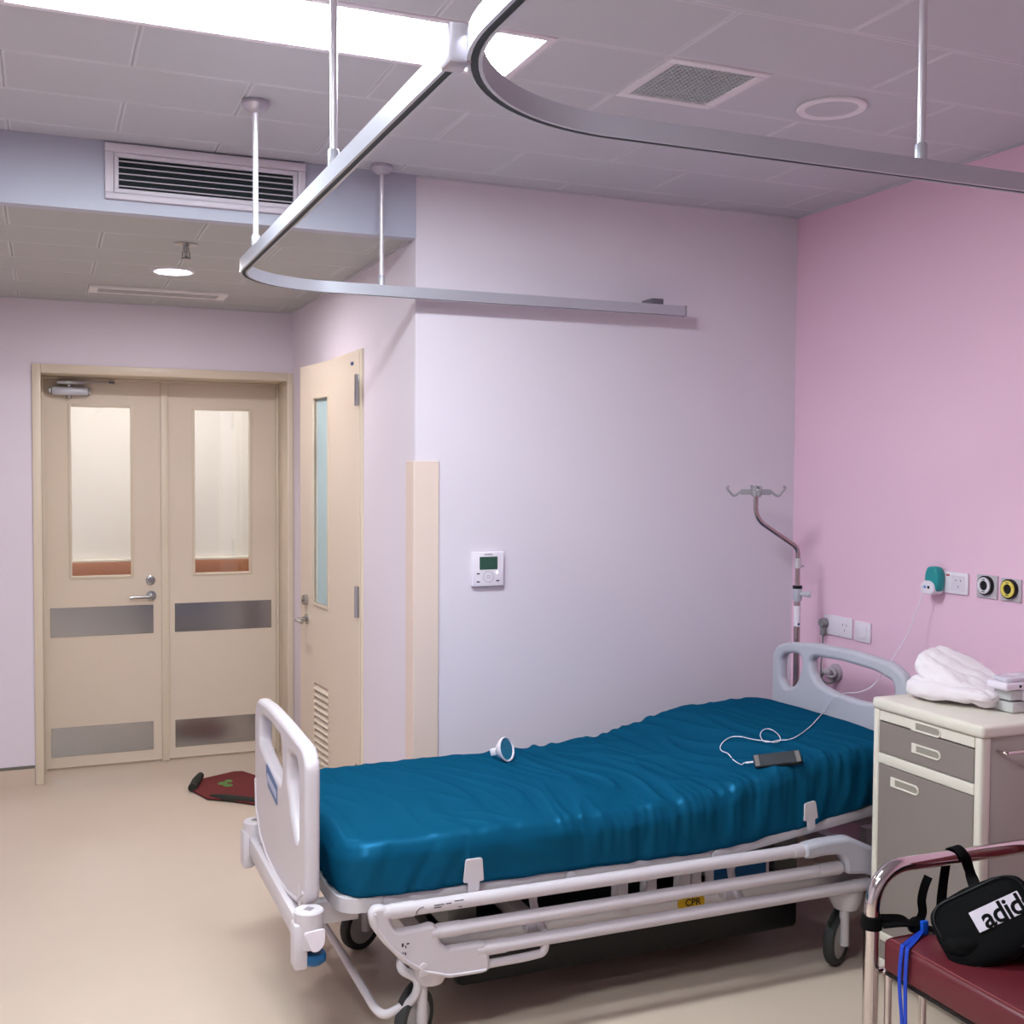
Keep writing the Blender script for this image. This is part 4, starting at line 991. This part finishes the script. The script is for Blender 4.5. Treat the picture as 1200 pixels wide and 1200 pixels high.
for (px, py, f_) in ((1080, 699, .04), (1072, 720, .10), (1066, 738, .2), (1054, 759, .38), (1038, 784, .62), (1023, 803, .85)):
    cpath.append(onx((px, py), XP-.06+(HEADX-(XP-.06))*f_))
cpath += [onx((1007, 811), HEADX+.0), onx((990, 812.5), HEADX-.03)]
cpath += [onx((978, 818), HEADX-.055)]
for q in ((967, 832), (962, 838), (956, 844.5), (950, 851), (937, 861), (925, 866.5), (912, 867.5), (903, 869.5), (895, 868.5), (891, 862), (893, 856.5), (899, 854), (906, 856), (913, 862), (914, 868), (907, 870), (899, 868.5), (890, 867.5), (880, 866), (869, 863.5), (858, 863.5), (849, 868), (844, 875), (846, 880), (853, 883), (860, 891), (869, 896)):
    cpath.append(on_mat(q, .0045))
cpath += [PEND+(-ux)*.03, PEND]
bm = nb(); tube(bm, spline(cpath, 5), .0016, 8)
cb = tag(obj('charging_cable', bm, WHITEPL), 'thin white charging cable looping from the wall charger to the phone', 'cable')
bm = nb(); tube(bm, [PEND-ux*.024, PEND], .0032, 10); o = obj('plug_end', bm, WHITEPL, cb); o.matrix_parent_inverse = Matrix.Translation(cb.location).inverted()
# small white and blue cone-shaped device
base = on_mat((590, 891), 0)
t = thing('cone_shaped_device', 'small white cone-shaped plastic device with a blue face on the sheet', 'device', base)
ax = (_r*.80-_f*.52+_u*.24).normalized()
rt = ax.cross(Vector((0, 0, 1))).normalized(); upv = rt.cross(ax).normalized()
rr = .044
ctr = base+Vector((0, 0, rr*.86))+ax*.004
M = frame(ctr, rt, upv, ax)
bm = nb(); lathe(bm, [(0, -.034), (.012, -.032), (.026, -.020), (.038, -.004), (rr, .008), (rr-.001, .012), (rr-.005, .012), (rr-.008, .006), (0, .006)], 32, M); obj('shell', bm, WHITEPL, t)
bm = nb(); lathe(bm, [(0, .0062), (rr-.008, .0062), (rr-.008, .0085), (0, .0095)], 32, M); obj('blue_face', bm, mat('device_blue', (24, 118, 150), .35, var=.25, nscale=60), t)
bm = nb(); bx(bm, -.012, .012, -.014, .010, -.056, -.026, .004, M=M); obj('stem', bm, WHITEPL, t)

# ------------------------------------------------------------------ floor mat
mp_ = [onz(q, .0) for q in ((226, 929), (237, 915), (274, 906.5), (284, 906), (318, 917), (318, 944.5), (302, 945), (272, 940.5), (243, 938))]
t = thing('floor_mat', 'dark red floor mat with a curled corner near the double doors', 'mat', (sum(q.x for q in mp_)/len(mp_), sum(q.y for q in mp_)/len(mp_), 0))
bm = nb(); plate(bm, [(q.x, q.y) for q in mp_], [], .006, .001, TR((0, 0, .0095))); obj('pile', bm, MATM, t)
bm = nb(); plate(bm, [(q.x, q.y) for q in mp_], [], .005, .001, TR((0, 0, .0035)) ); obj('backing', bm, MATB, t)
e0, e1 = onz((225, 929), 0), onz((235, 914), 0)
bm = nb(); tube(bm, [e0+Vector((0, 0, .024)), e0.lerp(e1, .5)+Vector((0, 0, .026)), e1+Vector((0, 0, .023))], [.020, .023, .018], 14)
obj('curled_edge', bm, MATB, t)
f0, f1 = onz((243, 938), 0), onz((316, 944), 0)
bm = nb(); tube(bm, [f0+Vector((.02, .03, .012)), f0.lerp(f1, .3)+Vector((0, .012, .018)), f1+Vector((0, .012, .014))], [.008, .018, .014], 10); obj('lifted_edge', bm, MATB, t)
g = onz((261, 918), .013)
bm = nb()
for (dx, dy, sx, sy) in ((0, 0, .024, .03), (.035, .035, .02, .026), (.02, -.045, .024, .026)): lathe(bm, [(0, 0), (1, 0), (1, .0006), (0, .0006)], 14, TR((g.x+dx, g.y+dy, .0126)) @ Matrix.Diagonal((sx, sy, 1, 1)))
obj('leaf_print', bm, mat('mat_green', (86, 124, 60), .9), t)

# ------------------------------------------------------------------ armchair
SZ = .46; AY = 2.262; CHX = 1.945
ch = thing('armchair', 'maroon padded chair with a chrome tube frame', 'chair', (2.2, 2.0, 0))
bm = nb(); bx(bm, CHX, CHX+.50, 1.73, 2.235, SZ-.085, SZ, .014, 3); st = obj('seat', bm, MAROON, ch)
bm = nb(); tube(bm, [(CHX+.012, 1.745, SZ+.0005), (CHX+.012, 2.22, SZ+.0005)], .0022, 6); tube(bm, [(CHX+.012, 2.222, SZ), (CHX+.48, 2.222, SZ)], .0022, 6); obj('seam', bm, mat('seam_red', (124, 48, 54), .5), st)
obj('seat_base', B(CHX+.006, CHX+.494, 1.736, 2.229, SZ-.094, SZ-.084), BLACKPL, ch)
bm = nb(); bx(bm, CHX+.47, CHX+.53, 1.74, 2.225, .50, .84, .022, 3, M=TR((0, 0, 0))); obj('backrest', bm, MAROON, ch)
AZ = .628; TRD = .0195
for ya in (AY, 1.70):
    bm = nb(); tube(bm, fillet([(CHX-.012, ya, 0.01), (CHX-.012, ya, AZ), (CHX+.60, ya, AZ-.006), (CHX+.62, ya, .01)], .115, 10), TRD, 20); obj('arm_frame', bm, CHROME, ch)
    for xf in (CHX-.012, CHX+.62):
        bm = nb(); lathe(bm, [(0, 0), (.022, 0), (.022, .022), (0, .022)], 16, TR((xf, ya, 0))); obj('foot_cap', bm, BLACKPL, ch)
    yy = ya-.03 if ya > 2 else ya+.03
    bm = nb(); tube(bm, [(CHX+.018, yy, .012), (CHX+.018, yy, SZ-.09)], .0095, 14); obj('leg', bm, CHROME, ch)
    bm = nb(); tube(bm, [(CHX+.13, yy, .012), (CHX+.13, yy, SZ-.09)], .010, 14); obj('leg', bm, CHROME, ch)
    bm = nb(); tube(bm, [(CHX-.012, ya, SZ-.10), (CHX+.61, ya, SZ-.10)], .009, 12); obj('side_bar', bm, CHROME, ch)
for x in (CHX+.03, CHX+.45):
    bm = nb(); tube(bm, [(x, 1.70, SZ-.10), (x, AY, SZ-.10)], .009, 12); obj('cross_bar', bm, CHROME, ch)
for ya in (1.80, 2.16):
    bm = nb(); tube(bm, [(CHX+.49, ya, SZ-.1), (CHX+.50, ya, .54)], .010, 12); obj('back_support', bm, CHROME, ch)

# ------------------------------------------------------------------ waist bag
bc = onz((1166, 1104), SZ+.04)
n_ = (Vector((0, 0, CAM_H))-bc).normalized()
n_ = (n_*.80+Vector((0, 0, 1))*.12+Vector((-.10, 0, 0))).normalized()
up0 = _u-n_*_u.dot(n_); up0.normalize(); rt0 = up0.cross(n_).normalized()
th = math.radians(33)
ub = (rt0*math.cos(th)+up0*math.sin(th)).normalized(); vb = n_.cross(ub).normalized()
bag = thing('waist_bag', 'black nylon waist bag strapped to the chrome arm of the chair', 'bag', (bc.x, bc.y, SZ))
MB_ = frame(bc+Vector((0, .02, .038)), ub, vb, n_)
def bagp(q, c):
    q.y *= 1-.12*abs(c.x); q.z *= 1-.22*max(0, c.y); return q
bm = nb(); soft(bm, .125, .092, .052, MB_, .004, 31, n=22, pw=5, prof=bagp); body = obj('pouch', bm, BLACKFAB, bag, sharp=180)
# lower folds of the bag lying on the seat
bm = nb(); b2 = onz((1160, 1108), SZ+.03); soft(bm, .14, .055, .032, frame((b2.x+.03, b2.y+.0, SZ+.034), (1, -.35, 0), (.35, 1, 0), (0, 0, 1)), .006, 41, n=18, pw=3); obj('lower_pouch', bm, BLACKFAB, bag, sharp=180)
# print patch
pcs = [(1133, 1074), (1154, 1096), (1189, 1069), (1171, 1050)]
def onface(p, off=.0535):
    P0 = MB_ @ Vector((0, 0, off)); d_ = ray(p); O = Vector((0, 0, CAM_H)); return O+d_*((P0-O).dot(n_)/d_.dot(n_))
pq = [onface(q) for q in pcs]
pm = MB_.inverted(); pl_ = [pm @ q for q in pq]
px0 = sum(q.x for q in (pl_[0], pl_[1]))/2; px1 = sum(q.x for q in (pl_[2], pl_[3]))/2; py0 = (pl_[1].y+pl_[2].y)/2; py1 = (pl_[0].y+pl_[3].y)/2
bm = nb(); plate(bm, rrect(px0, px1+.036, py0, py1, .001), [], .0016, 0, MB_ @ TR((0, 0, .0535))); patch = obj('logo_patch', bm, SILVERP, bag)
bm = nb(); hh = py1-py0
text(bm, 'adidas', hh*1.32, MB_ @ TR(((px0+px1)/2+.052, (py0+py1)/2-hh*.08, .0546)), offset=hh*.03, space=.95); obj('logo_print', bm, BLACKFAB, patch, smooth=False)
bm = nb(); tube(bm, [MB_ @ Vector((x*.96, y*.93, .040)) for x, y in rrect(-.118, .118, -.085, .085, .045, 6)], .0022, 6, closed=True); obj('piping', bm, BLACKPL, bag)
# zip
bm = nb(); zp_ = onface((1121, 1082), .03); tube(bm, [zp_, zp_+_u*.022], .004, 8); obj('zip_pull', bm, mat('zip_metal', (70, 70, 74), .3, .8), bag)
# strap over the chair arm
def strap(pts, wd_, name='strap', wax=None):
    bm = nb(); tube(bm, spline(pts, 6), 1, flat=(wd_, .0025), wax=wax); return obj(name, bm, BLACKFAB, bag)
ax0 = ony((1122, 1004), AY).x
topz = AZ+TRD+.002
strap([bc+Vector((-.02, .035, .10)), Vector((ax0+.02, AY-.03, AZ-.05)), Vector((ax0+.002, AY-TRD-.004, AZ+.002)), Vector((ax0-.006, AY-.006, topz)), Vector((ax0-.012, AY+.012, topz-.004)), Vector((ax0-.012, AY+TRD+.004, AZ-.01)), Vector((ax0-.03, AY+.02, AZ-.10)), Vector((ax0-.05, AY+.0, SZ+.02))], .030, wax=(1, 0, .1))
# strap knotted round the front leg
lx = CHX-.012; kz = SZ+.032
bm = nb(); R_ = TRD+.004
tube(bm, [(lx+R_*math.cos(a), AY+R_*math.sin(a), kz) for a in [2*PI*k/24 for k in range(24)]], 1, closed=True, flat=(.030, .005), up=(1, 0, 0)) if False else lathe(bm, [(TRD+.0005, -.016), (TRD+.006, -.016), (TRD+.007, 0), (TRD+.006, .016), (TRD+.0005, .016)], 28, TR((lx, AY, kz)))
obj('strap_loop', bm, BLACKFAB, bag)
kn = ony((1075, 1083), AY-.03)
bm = nb(); soft(bm, .026, .018, .018, frame(kn, (1, 0, .2), (0, 1, 0), (-.2, 0, 1)), .004, 51, n=10, pw=2.4); obj('strap_knot', bm, BLACKFAB, bag, sharp=180)
def Y(p, y): return ony(p, y)
bm = nb(); tube(bm, spline([(lx+.012, AY-.022, kz), Y((1055, 1081), AY-.035), kn], 6), 1, flat=(.028, .006), up=(0, -.3, 1)); tube(bm, spline([(lx+.02, AY-.012, kz+.012), Y((1056, 1076), AY-.025), Y((1066, 1084), AY-.03)], 6), 1, flat=(.018, .005), up=(0, -.6, .8)); obj('strap', bm, BLACKFAB, bag)
bm = nb(); pts = [kn, Y((1081, 1070), AY-.03), Y((1080, 1055), AY-.03), Y((1083, 1040), AY-.03), Y((1088, 1027), AY-.03)]
tube(bm, spline(pts, 5), 1, flat=(.022, .003), wax=_r); obj('strap_tail', bm, BLACKFAB, bag)
bm = nb(); tube(bm, spline([kn, onz((1095, 1090), SZ+.01), onz((1110, 1100), SZ+.008), onz((1122, 1104), SZ+.012)], 5), 1, flat=(.024, .004), up=(0, 0, 1)); obj('strap', bm, BLACKFAB, bag)

# ------------------------------------------------------------------ blue lanyard
t = thing('lanyard', 'bright blue lanyard hanging down over the front of the maroon seat', 'lanyard', (CHX, 2.15, .25))
p0 = Y((1082, 1092), AY-.05)
for k, (pts2) in enumerate((((1070, 1099), (1060, 1107), (1057, 1112), (1054, 1150), (1057, 1200), (1058, 1240)), ((1074, 1100), (1066, 1109), (1063, 1115), (1061, 1150), (1061, 1200), (1061, 1240)))):
    pts = [Vector((p0.x, p0.y, SZ+.012)), onz(pts2[0], SZ+.004), onz(pts2[1], SZ+.003)]+[onx(q, CHX-.006-.001*k) for q in pts2[2:]]
    bm = nb(); tube(bm, spline(pts, 6), 1, flat=(.011, .0022), wax=(0, 1, 0)); obj('cord', bm, BLUELAN, t)
bm = nb(); bx(bm, -.010, .010, -.006, .006, -.018, .018, .003, M=TR(Y((1083, 1087), AY-.052))); obj('buckle', bm, mat('lanyard_buckle', (20, 90, 210), .3), t)
